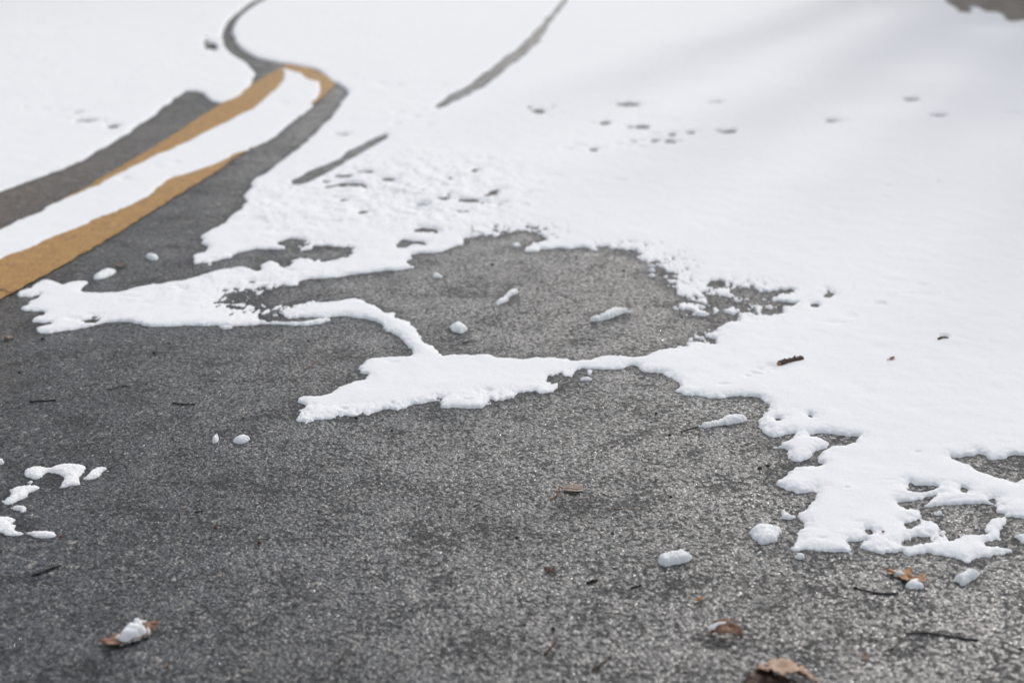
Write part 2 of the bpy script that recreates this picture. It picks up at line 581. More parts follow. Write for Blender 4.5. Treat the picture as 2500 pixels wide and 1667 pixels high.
yl_l_dn = P('A', [(-600, 1950), (0, 1590), (300, 1430), (540, 1280), (640, 1225), (760, 1160), (900, 1100), (1050, 1030), (1200, 960), (1340, 885),
                  (1500, 795), (1640, 710), (1740, 610), (1815, 510), (1830, 470)])
o = strip_sheet('yellow_line', yl_l_up, yl_l_dn, 0.004, M['paint'], road)
o['label'] = 'left of the two worn yellow road lines'


def crack(px_pts, w, seed, z=0.008):
    r = random.Random(seed)
    pts = []
    for (x0, y0), (x1, y1) in zip(px_pts[:-1], px_pts[1:]):
        m = max(2, int(math.hypot(x1 - x0, y1 - y0) / 5))
        for k in range(m):
            t = k / m
            pts.append((x0 + (x1 - x0) * t + r.uniform(-2, 2), y0 + (y1 - y0) * t + r.uniform(-2, 2)))
    pts.append(px_pts[-1])
    vs, fs = [], []
    for k, (x, y) in enumerate(pts):
        p = g3(x, y)
        q = w * r.uniform(.4, 1.2) * (0.25 if k in (0, len(pts) - 1) else 1)
        vs += [(p.x, p.y - q * 1.2, z), (p.x, p.y + q * 1.2, z)]
    for k in range(len(pts) - 1):
        fs.append((2 * k, 2 * k + 2, 2 * k + 3, 2 * k + 1))
    return link('crack', py_mesh('crack', vs, fs, False), M['crack'], road)


crack(P('D', [(-60, 560), (0, 556), (40, 562), (70, 574), (110, 580)]), 0.004, 1)
crack(P('D', [(1765, 962), (1860, 968), (1960, 962), (2080, 980), (2180, 985), (2280, 992), (2352, 985)]), 0.0022, 2)
crack(P('G', [(960, 160), (1040, 148), (1110, 138), (1235, 130)]), 0.0018, 3)

# brown verge showing in the far right corner
verge = px_sheet('verge', [(2290, 70), (2800, 70), (3400, -100), (2400, -100), (2270, -60)], 0.004, M['litter'], None)
tag(verge, kind='structure')

# ------------------------------------------------------------------ the snow lying on the road
T1 = P('B', [(690, 690), (720, 692), (800, 650), (900, 605), (1000, 548), (1060, 498), (1200, 388), (1260, 343), (1345, 262), (1375, 212),
             (1425, 130), (1480, 62), (1528, 0), (1580, -80), (1640, -170), (1600, -170), (1550, -80), (1503, 0), (1440, 75), (1370, 150), (1310, 220), (1222, 300),
             (1200, 325), (1130, 370), (1080, 420), (1000, 475), (900, 545), (800, 600), (730, 650)])
T2 = P('A', [(1862, 1160), (1900, 1178), (1990, 1138), (2100, 1085)]) + P('B', [(80, 1042), (140, 1008), (220, 962), (300, 912), (382, 872), (362, 860), (290, 893),
             (230, 930), (150, 962), (100, 1008), (0, 1058)]) + P('A', [(2000, 1085), (1920, 1135)])
LITTER = P('C', [(1835, -20), (1870, 30), (1920, 50), (1940, 80), (1990, 88), (2030, 72), (1985, 55), (2030, 45), (2080, 55), (2105, 80), (2200, 82), (2230, 100), (2240, 135),
                 (2290, 142), (2352, 125), (2600, 160), (3600, 60), (3600, -200), (1900, -200)])
S_LEFT = P('A', [(-5000, 3000), (-1500, 1900), (-500, 1420), (0, 1225), (80, 1195), (190, 1155), (300, 1115), (400, 1080), (450, 1060), (545, 1010), (620, 960), (700, 925), (740, 890),
                 (840, 850), (865, 800), (930, 775), (985, 745), (1010, 700), (1040, 675), (1085, 660), (1100, 635), (1140, 615), (1160, 590), (1190, 582), (1260, 582), (1305, 600), (1320, 625),
                 (1350, 645), (1400, 658), (1440, 650), (1510, 625), (1555, 590), (1600, 545), (1615, 500), (1628, 470), (1600, 430), (1560, 395), (1510, 360),
                 (1460, 345), (1435, 300), (1415, 250), (1420, 210), (1440, 160), (1480, 110), (1530, 65), (1600, 20), (1640, -5), (1760, -70), (1900, -160), (2100, -260), (-9000, -260), (-9000, 3000)])
S_STRIP = P('A', [(-2500, 2800), (-1200, 2080), (-500, 1700), (0, 1460), (140, 1390), (280, 1345), (290, 1325), (320, 1305), (400, 1275), (520, 1220), (590, 1190), (640, 1180), (650, 1160), (700, 1130),
                  (800, 1085), (900, 1040), (950, 1010), (1060, 960), (1190, 905), (1230, 880), (1320, 835), (1440, 780), (1540, 730), (1640, 670), (1700, 630),
                  (1760, 560), (1800, 520), (1815, 495), (1800, 470), (1790, 440), (1830, 440), (1880, 455), (1930, 480), (2000, 515), (2050, 520), (2040, 545),
                  (2045, 580), (2030, 620), (2000, 655), (1985, 690), (1930, 730), (1880, 770), (1810, 820), (1770, 865), (1690, 910), (1600, 945), (1575, 965),
                  (1500, 985), (1430, 1030), (1350, 1065), (1290, 1080), (1190, 1120), (1100, 1140), (1060, 1165), (1040, 1190), (1000, 1210), (970, 1245), (880, 1290),
                  (780, 1340), (700, 1375), (620, 1395), (570, 1420), (555, 1440), (470, 1465), (400, 1495), (320, 1525), (260, 1560), (200, 1585), (0, 1657), (-500, 1880), (-1200, 2280), (-2500, 3060)])
S_MAIN = (P('A', [(2100, -170), (1900, -100), (1770, -45), (1690, 0), (1640, 25), (1570, 75), (1520, 110), (1495, 150), (1485, 200), (1490, 245), (1520, 290), (1570, 330), (1610, 360), (1680, 380), (1760, 395),
                  (1800, 405), (1850, 410), (1950, 430), (2010, 440), (2060, 470), (2120, 520), (2180, 555), (2225, 585), (2210, 610), (2160, 680), (2110, 750), (2040, 820),
                  (2000, 860), (1940, 910), (1870, 970), (1810, 1020), (1740, 1070), (1720, 1085), (1690, 1110), (1630, 1130), (1610, 1165), (1600, 1195), (1550, 1240), (1555, 1265),
                  (1575, 1280), (1550, 1310), (1540, 1330), (1500, 1355), (1450, 1395), (1435, 1415), (1370, 1450), (1330, 1475)])
          + P('D', [(1275, 205), (1300, 225), (1290, 250), (1330, 270), (1300, 295), (1240, 310), (1235, 335), (1200, 370), (1230, 380), (1300, 375), (1350, 390), (1365, 370),
                    (1420, 350), (1485, 335), (1490, 315), (1560, 295), (1640, 280), (1700, 285), (1760, 292), (1830, 278), (1850, 262), (1880, 270), (1890, 290), (1960, 300),
                    (2030, 297), (2045, 268), (2120, 285), (2250, 275), (2225, 310), (2190, 330), (2100, 340), (2060, 365), (2040, 340), (1960, 335), (1900, 325), (1870, 345), (1840, 362), (1850, 385),
                    (1800, 402), (1780, 370), (1730, 340), (1690, 365), (1665, 385), (1670, 410), (1640, 420), (1560, 395), (1500, 400), (1400, 415), (1320, 430), (1260, 455), (1200, 465),
                    (1160, 480), (1060, 490), (1010, 510), (980, 490), (950, 510), (880, 515), (800, 540), (750, 550), (690, 550), (620, 555), (510, 545), (520, 530), (560, 505),
                    (575, 485), (520, 478), (430, 490), (400, 505), (350, 475), (300, 468), (240, 485), (200, 520), (140, 540), (105, 560), (105, 585), (180, 590), (220, 585),
                    (270, 572), (200, 610), (180, 630), (130, 645), (125, 665), (170, 680), (260, 680), (290, 695), (220, 710), (200, 735), (210, 750), (290, 755), (330, 750),
                    (300, 760), (235, 770), (225, 800), (240, 820), (300, 825), (380, 810), (470, 795), (560, 780), (600, 770), (680, 755), (770, 745), (830, 745), (890, 760),
                    (930, 775), (1030, 778), (1130, 775), (1230, 770), (1330, 772), (1480, 775), (1640, 765), (1780, 765), (1880, 770), (1970, 768), (2050, 760), (2100, 740),
                    (2100, 720), (2040, 718), (1990, 735), (1900, 742), (1750, 735), (1640, 724), (1700, 705), (1780, 715), (1860, 728), (1940, 722), (2040, 716)])
          + P('E', [(0, 720), (60, 712), (130, 708), (220, 725), (290, 740), (330, 755), (370, 790), (400, 815), (460, 850), (490, 890), (540, 935), (550, 960), (460, 965),
                    (400, 970), (330, 972), (260, 980), (220, 1010), (195, 1050), (200, 1080), (260, 1085), (240, 1105), (170, 1115), (110, 1140), (60, 1165)])
          + P('D', [(2120, 1190), (2020, 1215), (1950, 1212), (1910, 1230), (1880, 1250), (1900, 1265), (1960, 1270), (1920, 1290), (1900, 1310), (1930, 1330),
                    (1900, 1350), (1900, 1382), (1970, 1390), (2040, 1365), (2110, 1366)])
          + P('E', [(60, 1362), (130, 1350), (200, 1345), (280, 1335), (340, 1325), (380, 1310), (440, 1308), (500, 1300), (510, 1280), (570, 1270), (640, 1265), (700, 1235), (730, 1240),
                    (710, 1270), (740, 1300), (830, 1290), (930, 1300), (990, 1292), (1020, 1262), (1100, 1260), (1160, 1250), (1200, 1225), (1260, 1210), (1310, 1195), (1360, 1210),
                    (1440, 1200), (1480, 1180), (1490, 1155), (1540, 1140), (1480, 1130), (1430, 1120), (1460, 1100), (1530, 1095), (1590, 1105), (1620, 1080), (1610, 1050),
                    (1700, 1050), (1800, 1050), (1870, 1040), (1920, 1028), (1970, 1030), (2000, 1060), (2060, 1072), (2140, 1075), (2160, 1100), (2210, 1115), (2240, 1135), (2250, 1145), (2210, 1170)])
          + P('F', [(105, 1190), (170, 1205), (200, 1218), (290, 1215), (380, 1235), (450, 1225), (560, 1220), (660, 1230), (690, 1250), (730, 1270), (720, 1300), (680, 1340), (655, 1365),
                    (650, 1400), (625, 1410), (690, 1440), (720, 1470), (770, 1483), (830, 1467), (900, 1456), (880, 1475), (830, 1495), (790, 1505), (815, 1522), (745, 1545)])
          + P('I', [(840, 78), (835, 130), (870, 155), (940, 158), (985, 125), (1000, 95), (1060, 80), (1120, 45), (1080, 12), (1030, -10)])
          + P('F', [(960, 1466), (1040, 1462), (1080, 1450), (1150, 1465), (1220, 1468), (1290, 1475), (1322, 1480), (1300, 1497), (1250, 1520), (1190, 1532)])
          + P('I', [(1130, 58), (1080, 85), (1040, 150), (1060, 175), (1000, 180), (900, 185), (850, 215), (810, 245), (770, 290), (790, 320), (850, 340), (900, 350), (910, 362), (1000, 345),
                    (1050, 330), (1020, 370), (1010, 400), (990, 430), (940, 460), (915, 500), (950, 530), (970, 560), (910, 590), (905, 610), (915, 635), (890, 680), (860, 715),
                    (940, 725), (1000, 715), (1070, 730), (1150, 740), (1220, 735), (1250, 750), (1250, 730), (1230, 690), (1230, 670), (1300, 665), (1340, 665), (1290, 690), (1330, 715),
                    (1430, 745), (1500, 740), (1580, 720), (1600, 750), (1680, 740), (1740, 735), (1780, 750), (1850, 765), (1930, 785), (2000, 800), (2040, 795), (2060, 770), (2130, 765),
                    (2200, 740), (2290, 725), (2280, 705), (2220, 692), (2150, 695), (2110, 680), (2070, 665), (2180, 655), (2222, 655), (2200, 620), (2190, 590), (2250, 575), (2210, 560),
                    (2240, 530), (2240, 512), (2290, 510), (2352, 522), (2600, 560), (3300, 500), (5000, 500)])
          + P('C', [(9000, 1500), (9000, -170), (0, -170)]))
HOLES = [
    # the large bare patch in the middle
    (P('E', [(2110, 480), (2160, 462), (2140, 440), (2110, 400), (2080, 385), (2040, 368), (2000, 355), (1980, 340), (1970, 315), (1900, 295), (1860, 300), (1780, 285), (1750, 275),
             (1720, 300), (1690, 290), (1640, 280), (1600, 275), (1540, 285), (1470, 275), (1400, 290), (1350, 285), (1370, 300), (1310, 305), (1240, 300), (1255, 270), (1280, 240),
             (1330, 225), (1370, 215), (1310, 185), (1220, 172), (1160, 190), (1130, 210), (1060, 212), (960, 205), (900, 212), (870, 218), (880, 235), (860, 260), (800, 265),
             (740, 300), (660, 308), (550, 315), (530, 330), (548, 350), (500, 355), (520, 380), (555, 395), (540, 405), (450, 420), (380, 420), (300, 428), (200, 440), (80, 460)])
     + P('D', [(2100, 468), (2040, 470), (1960, 475), (1900, 490), (1905, 515), (1850, 525), (1800, 515), (1740, 545), (1700, 562), (1670, 590), (1640, 612),
               (1690, 630), (1760, 635), (1860, 622), (1960, 600), (2040, 612)])
     + P('E', [(0, 612), (80, 607), (120, 597), (170, 588), (220, 600), (240, 620), (300, 640), (350, 670), (370, 690), (430, 680), (445, 690), (420, 710), (470, 725), (540, 740),
               (520, 755), (560, 790), (590, 830), (600, 870), (640, 885), (700, 895), (690, 910), (740, 958), (790, 952), (860, 942), (920, 955), (960, 945), (1020, 942), (1060, 960),
               (1110, 970), (1190, 970), (1260, 980), (1380, 970), (1500, 972), (1600, 990), (1700, 975), (1780, 955), (1850, 955), (1930, 965), (2030, 962), (2080, 940), (2140, 920), (2150, 905)])
     + P('F', [(140, 905), (160, 880), (220, 850), (230, 830), (280, 800), (340, 785), (420, 752), (505, 748), (510, 722), (460, 700), (390, 700), (370, 715), (300, 722), (200, 718), (140, 710), (150, 688), (200, 680),
               (120, 670), (90, 645), (120, 620), (170, 600), (175, 590), (110, 575), (130, 545), (90, 530), (60, 510), (25, 490)])),
    # bare spots in the broken snow to the right of it
    P('F', [(370, 600), (395, 588), (440, 590), (450, 620), (520, 626), (580, 615), (620, 595), (560, 570), (550, 545), (600, 535), (640, 545), (645, 565), (700, 570), (780, 560), (770, 572), (700, 590), (680, 610),
            (740, 615), (800, 628), (900, 630), (820, 640), (740, 630), (650, 628), (610, 620), (540, 634), (460, 632), (440, 650), (400, 660), (370, 640)]),
    P('F', [(355, 510), (375, 490), (390, 500), (440, 495), (440, 510), (400, 520)]),
    P('F', [(320, 665), (330, 652), (370, 660), (360, 676)]),
    P('F', [(670, 690), (700, 680), (730, 665), (760, 675), (812, 675), (800, 690), (740, 690), (690, 700)]),
    P('F', [(1070, 580), (1100, 560), (1090, 540), (1110, 550), (1140, 570), (1125, 583)]),
    P('F', [(1010, 640), (1025, 632), (1045, 645), (1020, 655)]),
    P('F', [(835, 548), (850, 544), (856, 554), (840, 556)]),
    P('F', [(555, 660), (570, 652), (585, 662), (570, 670)]),
    P('F', [(355, 872), (370, 862), (380, 874), (362, 880)]),
    P('F', [(975, 1345), (1000, 1338), (1015, 1346), (990, 1352)]),
    P('F', [(760, 1368), (790, 1364), (800, 1370), (775, 1374)]),
    # bays in the near right corner
    P('I', [(1870, 120), (1920, 132), (2030, 122), (2045, 105), (2080, 105), (2120, 142), (2200, 142), (2260, 120), (2352, 115), (2700, 120), (2700, 250), (2400, 235), (2340, 250), (2300, 282), (2282, 297), (2280, 275),
            (2200, 250), (2120, 230), (2060, 210), (2030, 185), (1970, 160), (1920, 145)]),
    P('I', [(1690, 468), (1700, 455), (1640, 452), (1540, 425), (1560, 408), (1640, 405), (1700, 395), (1760, 370), (1812, 358), (1800, 382), (1750, 420), (1715, 442), (1760, 440), (1820, 428), (1900, 430), (1980, 420), (2050, 425), (2130, 425),
            (2180, 435), (2190, 478), (2230, 500), (2150, 505), (2130, 545), (2115, 600), (2100, 615), (2000, 610), (1940, 630), (1860, 640), (1850, 600), (1810, 560), (1780, 520), (1720, 520), (1690, 500)]),
    P('I', [(1605, 302), (1620, 285), (1640, 307), (1700, 312), (1800, 310), (1812, 325), (1740, 335), (1630, 340)]),
    P('I', [(1930, 326), (1970, 318), (2005, 342), (1960, 345)]),
    P('I', [(2118, 390), (2160, 383), (2180, 398), (2170, 416), (2130, 402)]),
    P('I', [(1335, 600), (1350, 590), (1362, 602), (1345, 608)]),
    P('I', [(1600, 552), (1640, 542), (1690, 520), (1690, 535), (1640, 552)]),
    P('I', [(1555, 690), (1620, 672), (1690, 652), (1760, 635), (1720, 660), (1650, 680)]),
    # small bare spots by the left tongue and above the middle patch
    P('D', [(1768, 243), (1800, 228), (1870, 220), (1940, 225), (1950, 245), (1900, 250), (1860, 264), (1825, 258)]),
    P('E', [(428, 265), (440, 245), (480, 222), (540, 232), (600, 235), (645, 258), (560, 247), (520, 257), (500, 270), (450, 273)]),
    P('D', [(540, 742), (560, 730), (600, 722), (620, 715), (605, 738), (580, 748)]),
    P('D', [(1792, 382), (1810, 375), (1840, 380), (1815, 392)]),
    T1, T2, LITTER,
]
# places where the snow is melting away in flecks: centre x, y, radii, strength (photograph pixels)
LACE = [(625, 738, 115, 42, 1.5), (1785, 735, 165, 55, 1.05), (1270, 572, 120, 30, 1.25), (1640, 660, 70, 55, 1.1), (770, 615, 110, 30, .8), (1390, 930, 70, 30, 1.0), (1530, 605, 110, 22, .75), (1700, 820, 80, 40, .9),
        (760, 1010, 70, 20, .35), (1200, 965, 160, 18, .5), (850, 1000, 120, 18, .5), (2200, 1310, 150, 30, .3), (230, 775, 60, 14, .5), (480, 640, 60, 30, .3)]
# prints and pits: x, y, rx, ry, depth (m)
DENTS = []
for crop, lst in {
    'B': [(1350, 715, 36, 15, .03), (1290, 690, 25, 10, .014), (1435, 685, 22, 7, .016), (1490, 735, 40, 10, .008), (1400, 748, 25, 8, .009), (1910, 673, 75, 11, .03), (1770, 790, 34, 12, .03), (1700, 797, 40, 8, .012),
          (2000, 815, 42, 12, .026), (1920, 812, 40, 8, .010), (1700, 958, 52, 14, .018), (1540, 962, 60, 10, .009), (1590, 940, 50, 8, .008), (2085, 903, 30, 10, .018), (2180, 912, 42, 10, .018), (1955, 905, 60, 10, .012), (2000, 950, 60, 12, .009),
          (1850, 925, 40, 10, .009), (2080, 862, 60, 8, .011), (2190, 862, 22, 8, .018), (190, 1185, 90, 12, .03), (710, 1270, 48, 12, .03), (905, 1282, 58, 11, .03), (600, 1315, 40, 9, .03), (820, 1352, 50, 12, .026), (640, 1470, 85, 14, .03),
          (1100, 1215, 55, 12, .018), (1260, 1250, 40, 10, .012), (230, 1095, 70, 12, .016), (400, 1145, 50, 14, .016), (440, 1240, 60, 10, .02), (600, 1235, 25, 8, .016), (380, 548, 60, 10, .010), (440, 555, 30, 7, .013), (730, 555, 60, 7, .009),
          (450, 730, 35, 9, .01), (560, 760, 45, 8, .01), (650, 812, 35, 6, .007), (430, 805, 30, 9, .01), (590, 710, 35, 8, .009), (540, 600, 50, 7, .006), (100, 865, 40, 7, .011), (1010, 1025, 80, 10, .010), (640, 1360, 60, 12, .012), (220, 1360, 90, 12, .012),
          (60, 1425, 60, 10, .012), (1450, 1130, 60, 10, .006), (1340, 1175, 35, 8, .009), (560, 1035, 45, 10, .010), (1850, 1160, 45, 8, .006), (1110, 1305, 60, 12, .010), (490, 1390, 50, 10, .010), (100, 1275, 80, 10, .014), (250, 1262, 60, 8, .014)],
    'C': [(370, 655, 45, 8, .02), (215, 850, 55, 9, .02), (465, 846, 45, 9, .03), (390, 838, 22, 6, .012), (1635, 640, 46, 10, .034), (1130, 780, 30, 9, .022), (1190, 782, 55, 8, .009), (1800, 745, 65, 9, .022), (2295, 735, 70, 10, .016), (1490, 1198, 45, 14, .006),
          (1455, 1270, 45, 10, .006), (95, 865, 22, 8, .02), (90, 910, 42, 10, .02), (1525, 95, 25, 12, .010), (550, 105, 60, 18, .006), (1800, 1170, 14, 7, .01)],
    'A': [(545, 780, 70, 8, .024), (505, 722, 45, 8, .018), (720, 815, 45, 9, .024), (340, 190, 55, 14, .006), (1345, 300, 38, 24, .035), (1310, 270, 14, 20, .02), (650, 45, 25, 9, .005), (1800, 665, 35, 9, .008), (270, 705, 30, 6, .008), (395, 717, 30, 6, .008),
          (155, 695, 25, 6, .008), (100, 385, 40, 8, .008), (2190, 865, 45, 6, .010), (800, 1150, 30, 10, .010), (1120, 1050, 35, 8, .007), (1000, 1080, 35, 8, .006)],
    'F': [(1420, 640, 40, 14, .010), (1845, 850, 26, 12, .016), (1240, 725, 60, 14, .005), (1690, 520, 45, 10, .005), (1160, 770, 70, 12, .004), (1640, 580, 60, 14, .004), (440, 1166, 50, 7, .008), (700, 720, 20, 6, .006),
          (740, 1042, 40, 15, .0075), (690, 1066, 40, 14, .0075), (640, 1092, 38, 12, .0065), (590, 1112, 32, 9, .005)],
    'I': [(1670, 120, 30, 8, .008), (1220, 350, 18, 8, .008), (1060, 665, 30, 7, .006), (1500, 300, 50, 8, .004), (1300, 560, 50, 8, .003)],
    'D': [(1160, 545, 50, 14, .008), (1640, 495, 55, 14, .010), (850, 600, 60, 8, .004), (930, 640, 60, 8, .003), (470, 735, 60, 14, .007), (1860, 430, 40, 9, .006), (2120, 370, 50, 10, .006)],
    'E': [(1030, 1192, 26, 8, .016), (880, 1258, 30, 7, .012), (420, 1020, 30, 8, .004), (410, 1278, 20, 9, .016), (450, 1290, 20, 8, .012), (110, 1312, 25, 8, .016)],
}.items():
    ox, oy = CROPS[crop]
    for x, y, rx, ry, dep in lst:
        DENTS.append((ox + x * K, oy + y * K, rx * K, ry * K, dep))

N_ROW, N_CORE = 1250, 1180
rows_px = np.linspace(1990, -95, N_ROW)
_, RY = ground(np.full(N_ROW, 1250.0), rows_px)
core = np.linspace(-1, 1, N_CORE)
wing = 1 + (np.linspace(0, 1, 81)[1:] ** 1.8) * 2.2
U = np.concatenate([-wing[::-1], core, wing])
G = Grid(RY, 0.42 * RY + 0.35, U)
XX, YY = G.X, np.array(G.YY)
PX, PY = to_px(XX, YY)

# ragged melting rim, at every scale from a hand's width down to the grains
rag = (0.005 * fbm(XX * 14, YY * 14, 2, 3) + 0.0058 * fbm(XX * 48, YY * 48, 2, 9, .6) + 0.0042 * fbm(XX * 130, YY * 110, 2, 21, .6)
       + 0.017 * np.clip((YY - 4.8) / 4, 0, 1) * fbm(XX * 10, YY * 6, 3, 23, .65))
rim = np.clip(0.30 + 0.45 * fbm(XX * 9, YY * 9, 2, 41) + .25 * fbm(XX * 45, YY * 45, 2, 42), .15, .9)
lace = np.zeros_like(XX)
for cx, cy, rx, ry, s in LACE:
    lace = np.maximum(lace, s * np.exp(-(((PX - cx) / rx) ** 2 + ((PY - cy) / ry) ** 2) ** 1.5))
flecks = fbm(XX * 62, YY * 30, 4, 51, .62)

# surface shape common to every sheet of snow
depth = SNOW_T * (1.0 + 0.28 * fbm(XX * 3.5, YY * 3.5, 2, 77) + 0.16 * fbm(XX * 16, YY * 16, 2, 78))
depth *= np.clip(1 - 0.55 * lace, .3, 1)
depth *= 1 + 0.5 * np.clip((YY - 5.5) / 6, 0, 1)
wave = 0.004 * fbm(XX * 1.3, YY * 1.3, 2, 5) + 0.0003 * fbm(XX * 6, YY * 6, 2, 6) + 0.0002 * fbm(XX * 60, YY * 60, 2, 7)
churn = np.exp(-(((PX - 1010) / 290) ** 2 + ((PY - 470) / 95) ** 2) ** 2)
churn = np.maximum(churn, 0.55 * np.exp(-(((PX - 560) / 330) ** 2 + ((PY - 690) / 50) ** 2) ** 2))
churn = np.maximum(churn, 0.6 * np.exp(-(((PX - 700) / 170) ** 2 + ((PY - 510) / 80) ** 2) ** 2))
lump = fbm(XX * 11, YY * 7, 3, 31)
wave += churn * (0.010 * lump + 0.009 * fbm(XX * 24, YY * 15, 3, 35, .6) - 0.016 * np.clip(fbm(XX * 13, YY * 9, 2, 33) - .38, 0, 1) * 2)
dent = np.zeros_like(XX)
warp = np.clip(1.0 + 1.5 * fbm(XX * 26, YY * 15, 3, 63, .65), .45, None)
for cx, cy, rx, ry, dep in DENTS:
    m = np.abs(PY - cy) < 3 * ry
    rws = np.nonzero(m.any(1))[0]
    if len(rws) == 0: continue
    r0, r1 = rws[0], rws[-1] + 1
    q = ((PX[r0:r1] - cx) / rx) ** 2 + ((PY[r0:r1] - cy) / ry) ** 2
    q = np.clip(q * warp[r0:r1], 0, None)
    if 650 < cx < 1320 and 370 < cy < 590:            # the trodden part: soft irregular hollows
        dent[r0:r1] += dep * .72 * np.exp(-q ** 1.1)
    else:
        dent[r0:r1] += dep * (.42 if cy > 930 else 1.25 if dep > .02 else .8) * np.exp(-q ** 1.4)


SDS = []


def lay_snow(name, outer, holes, label, cat='snow'):
    sd = G.sdf(poly_world(outer))
    for h in holes:
        sd = np.minimum(sd, -G.sdf(poly_world(h, True)) - (.012 if h is T2 else .006 if h is T1 else 0))
    SDS.append(sd)
    d = np.minimum(sd, 0.035) + rag
    d = np.where(sd > 0.07, np.maximum(d, .02), d)
    d = d - lace * (0.024 + 0.062 * flecks) * (sd > -.004)
    r = 0.020
    q = np.clip(d / .008, 0, 1)
    q2 = np.clip(d / .034, 0, 1)
    prof = rim * np.sqrt(np.clip(1 - (1 - q) ** 2, 0, 1)) + (1 - rim) * q2 * (2 - q2)
    z = np.where(d > 0, depth * prof + wave * np.clip(d / r, 0, 1) + 0.0005, d * 1.2)
    z = np.where(d > 0, np.maximum(z - dent * np.clip(d / r, 0, 1), -.006), z)
    z = np.maximum(z, -0.012)
    keep = z > -0.001
    me = grid_mesh(name, XX, YY, z, keep)
    o = link(name, me, M['snow'])
    tag(o, label, cat, kind='stuff')
    return o, z


lay_snow('snow_cover', S_LEFT, [], 'deep unbroken snow on the far left side of the road')
lay_snow('snow_cover', S_STRIP, [], 'long ribbon of snow lying between the two yellow lines')
_, ZMAIN = lay_snow('snow_cover', S_MAIN, HOLES, 'wide sheet of melting snow over the right side of the road, with bare patches')


def fringe_at(sds):  # full under the snow, fading outwards from its edge
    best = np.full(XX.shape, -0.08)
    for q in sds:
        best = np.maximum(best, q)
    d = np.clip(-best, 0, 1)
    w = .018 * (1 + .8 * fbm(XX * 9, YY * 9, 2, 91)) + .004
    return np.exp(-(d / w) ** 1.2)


FRINGE = fringe_at(SDS)


def snow_z(px, py):
    X, Y = ground(px, py, 0.012)
    i = int(np.argmin(np.abs(RY - Y)))
    j = int(np.argmin(np.abs(XX[i] - X)))
    return float(ZMAIN[i, j])


# ------------------------------------------------------------------ separate clumps of snow
def clump(px_pts, h, label, base=0.0, name='snow_clump', cat='snow clump', seed=1, rr=1.0, res=0.0016, rag_a=1.0, group=None):
    poly = poly_world(px_pts, lift=0.55 * h, smooth=2)
    if base:
        poly = np.stack(ground(*to_px(poly[:, 0], poly[:, 1]), base), 1)
    mn, mx = poly.min(0) - .012, poly.max(0) + .012
    size = max(mx - mn)
    st = max(res, size / 170)
    Y = np.arange(mn[1], mx[1], st)
    u = np.arange(mn[0], mx[0], st)
    gr = Grid(Y, np.ones(len(Y)), u)
    sd = gr.sdf(poly, R=1.0)
    x, y = gr.X, np.array(gr.YY)
    d = sd + rag_a * (0.0030 * fbm(x * 70, y * 70, 2, seed) + 0.0030 * fbm(x * 220, y * 220, 2, seed + 3))
    r = max(d.max() * rr, .004)
    q = np.clip(d / r, 0, 1)
    prof = .35 * np.sqrt(np.clip(1 - (1 - np.clip(q * 2.2, 0, 1)) ** 2, 0, 1)) + .65 * q * (2 - q)
    z = np.where(d > 0, h * prof * (1 + .32 * fbm(x * 45, y * 45, 3, seed + 5, .6)) + 0.0012 * fbm(x * 220, y * 220, 2, seed + 8), d * 1.5)
    z = np.maximum(z, -.006)
    c = poly.mean(0)
    me = grid_mesh(name, x, y, z + base, z > -.002, (c[0], c[1], base))
    o = link(name, me, M['snow_soft'], loc=(c[0], c[1], base))
    tag(o, label, cat, group)
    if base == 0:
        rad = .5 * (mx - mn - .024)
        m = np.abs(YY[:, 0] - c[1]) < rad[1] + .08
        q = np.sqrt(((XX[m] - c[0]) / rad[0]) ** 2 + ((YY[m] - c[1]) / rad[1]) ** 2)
        FRINGE[m] = np.maximum(FRINGE[m], np.exp(-(np.clip(q - .9, 0, 9) * rad.mean() / .014) ** 1.2) * .9)
    return o


def ell(crop, cx, cy, rx, ry, rot=0, n=12, seed=0, jit=.12):
    r = random.Random(seed)
    pts = []
    for k in range(n):
        a = 2 * math.pi * k / n
        q = 1 + r.uniform(-jit, jit)
        x, y = rx * math.cos(a) * q, ry * math.sin(a) * q
        c, s = math.cos(rot), math.sin(rot)
        pts.append((cx + x * c - y * s, cy + x * s + y * c))
    return P(crop, pts)


clump(P('D', [(595, 468), (605, 442), (650, 416), (700, 404), (738, 412), (738, 438), (680, 466), (620, 482)]), .013, 'elongated snow clump between the yellow line and the pale curled leaf scrap', seed=11)
clump(P('D', [(930, 335), (945, 315), (975, 310), (1005, 325), (1010, 350), (985, 360), (950, 352)]), .018, 'small rounded snow lump alone on the asphalt right of the yellow line', seed=12)
clump(ell('D', 1442, 783, 38, 14, 0, seed=3), .010, 'tiny snow lump touching the straight lower edge of the left tongue of snow', seed=13)
clump(P('D', [(1352, 1524), (1362, 1495), (1382, 1466), (1395, 1472), (1394, 1500), (1375, 1520)]), .012, 'narrow upright sliver of snow, left one of a pair on the bare asphalt', seed=14)
clump(P('D', [(1482, 1500), (1510, 1480), (1550, 1470), (1590, 1474), (1600, 1495), (1580, 1515), (1530, 1526), (1495, 1516)]), .013, 'oval snow clump right of a narrow sliver of snow on bare asphalt', seed=15)
clump(P('E', [(663, 462), (675, 440), (695, 430), (715, 440), (735, 458), (715, 468), (685, 468)]), .012, 'small peaked snow lump in the upper left of the middle bare patch', seed=16)
clump(P('E', [(1070, 628), (1085, 605), (1120, 588), (1145, 565), (1165, 545), (1200, 538), (1220, 550), (1215, 568), (1180, 580), (1155, 597), (1140, 620), (1105, 632), (1082, 646)]), .013, 'bone-shaped clump of snow in the middle bare patch', seed=17)
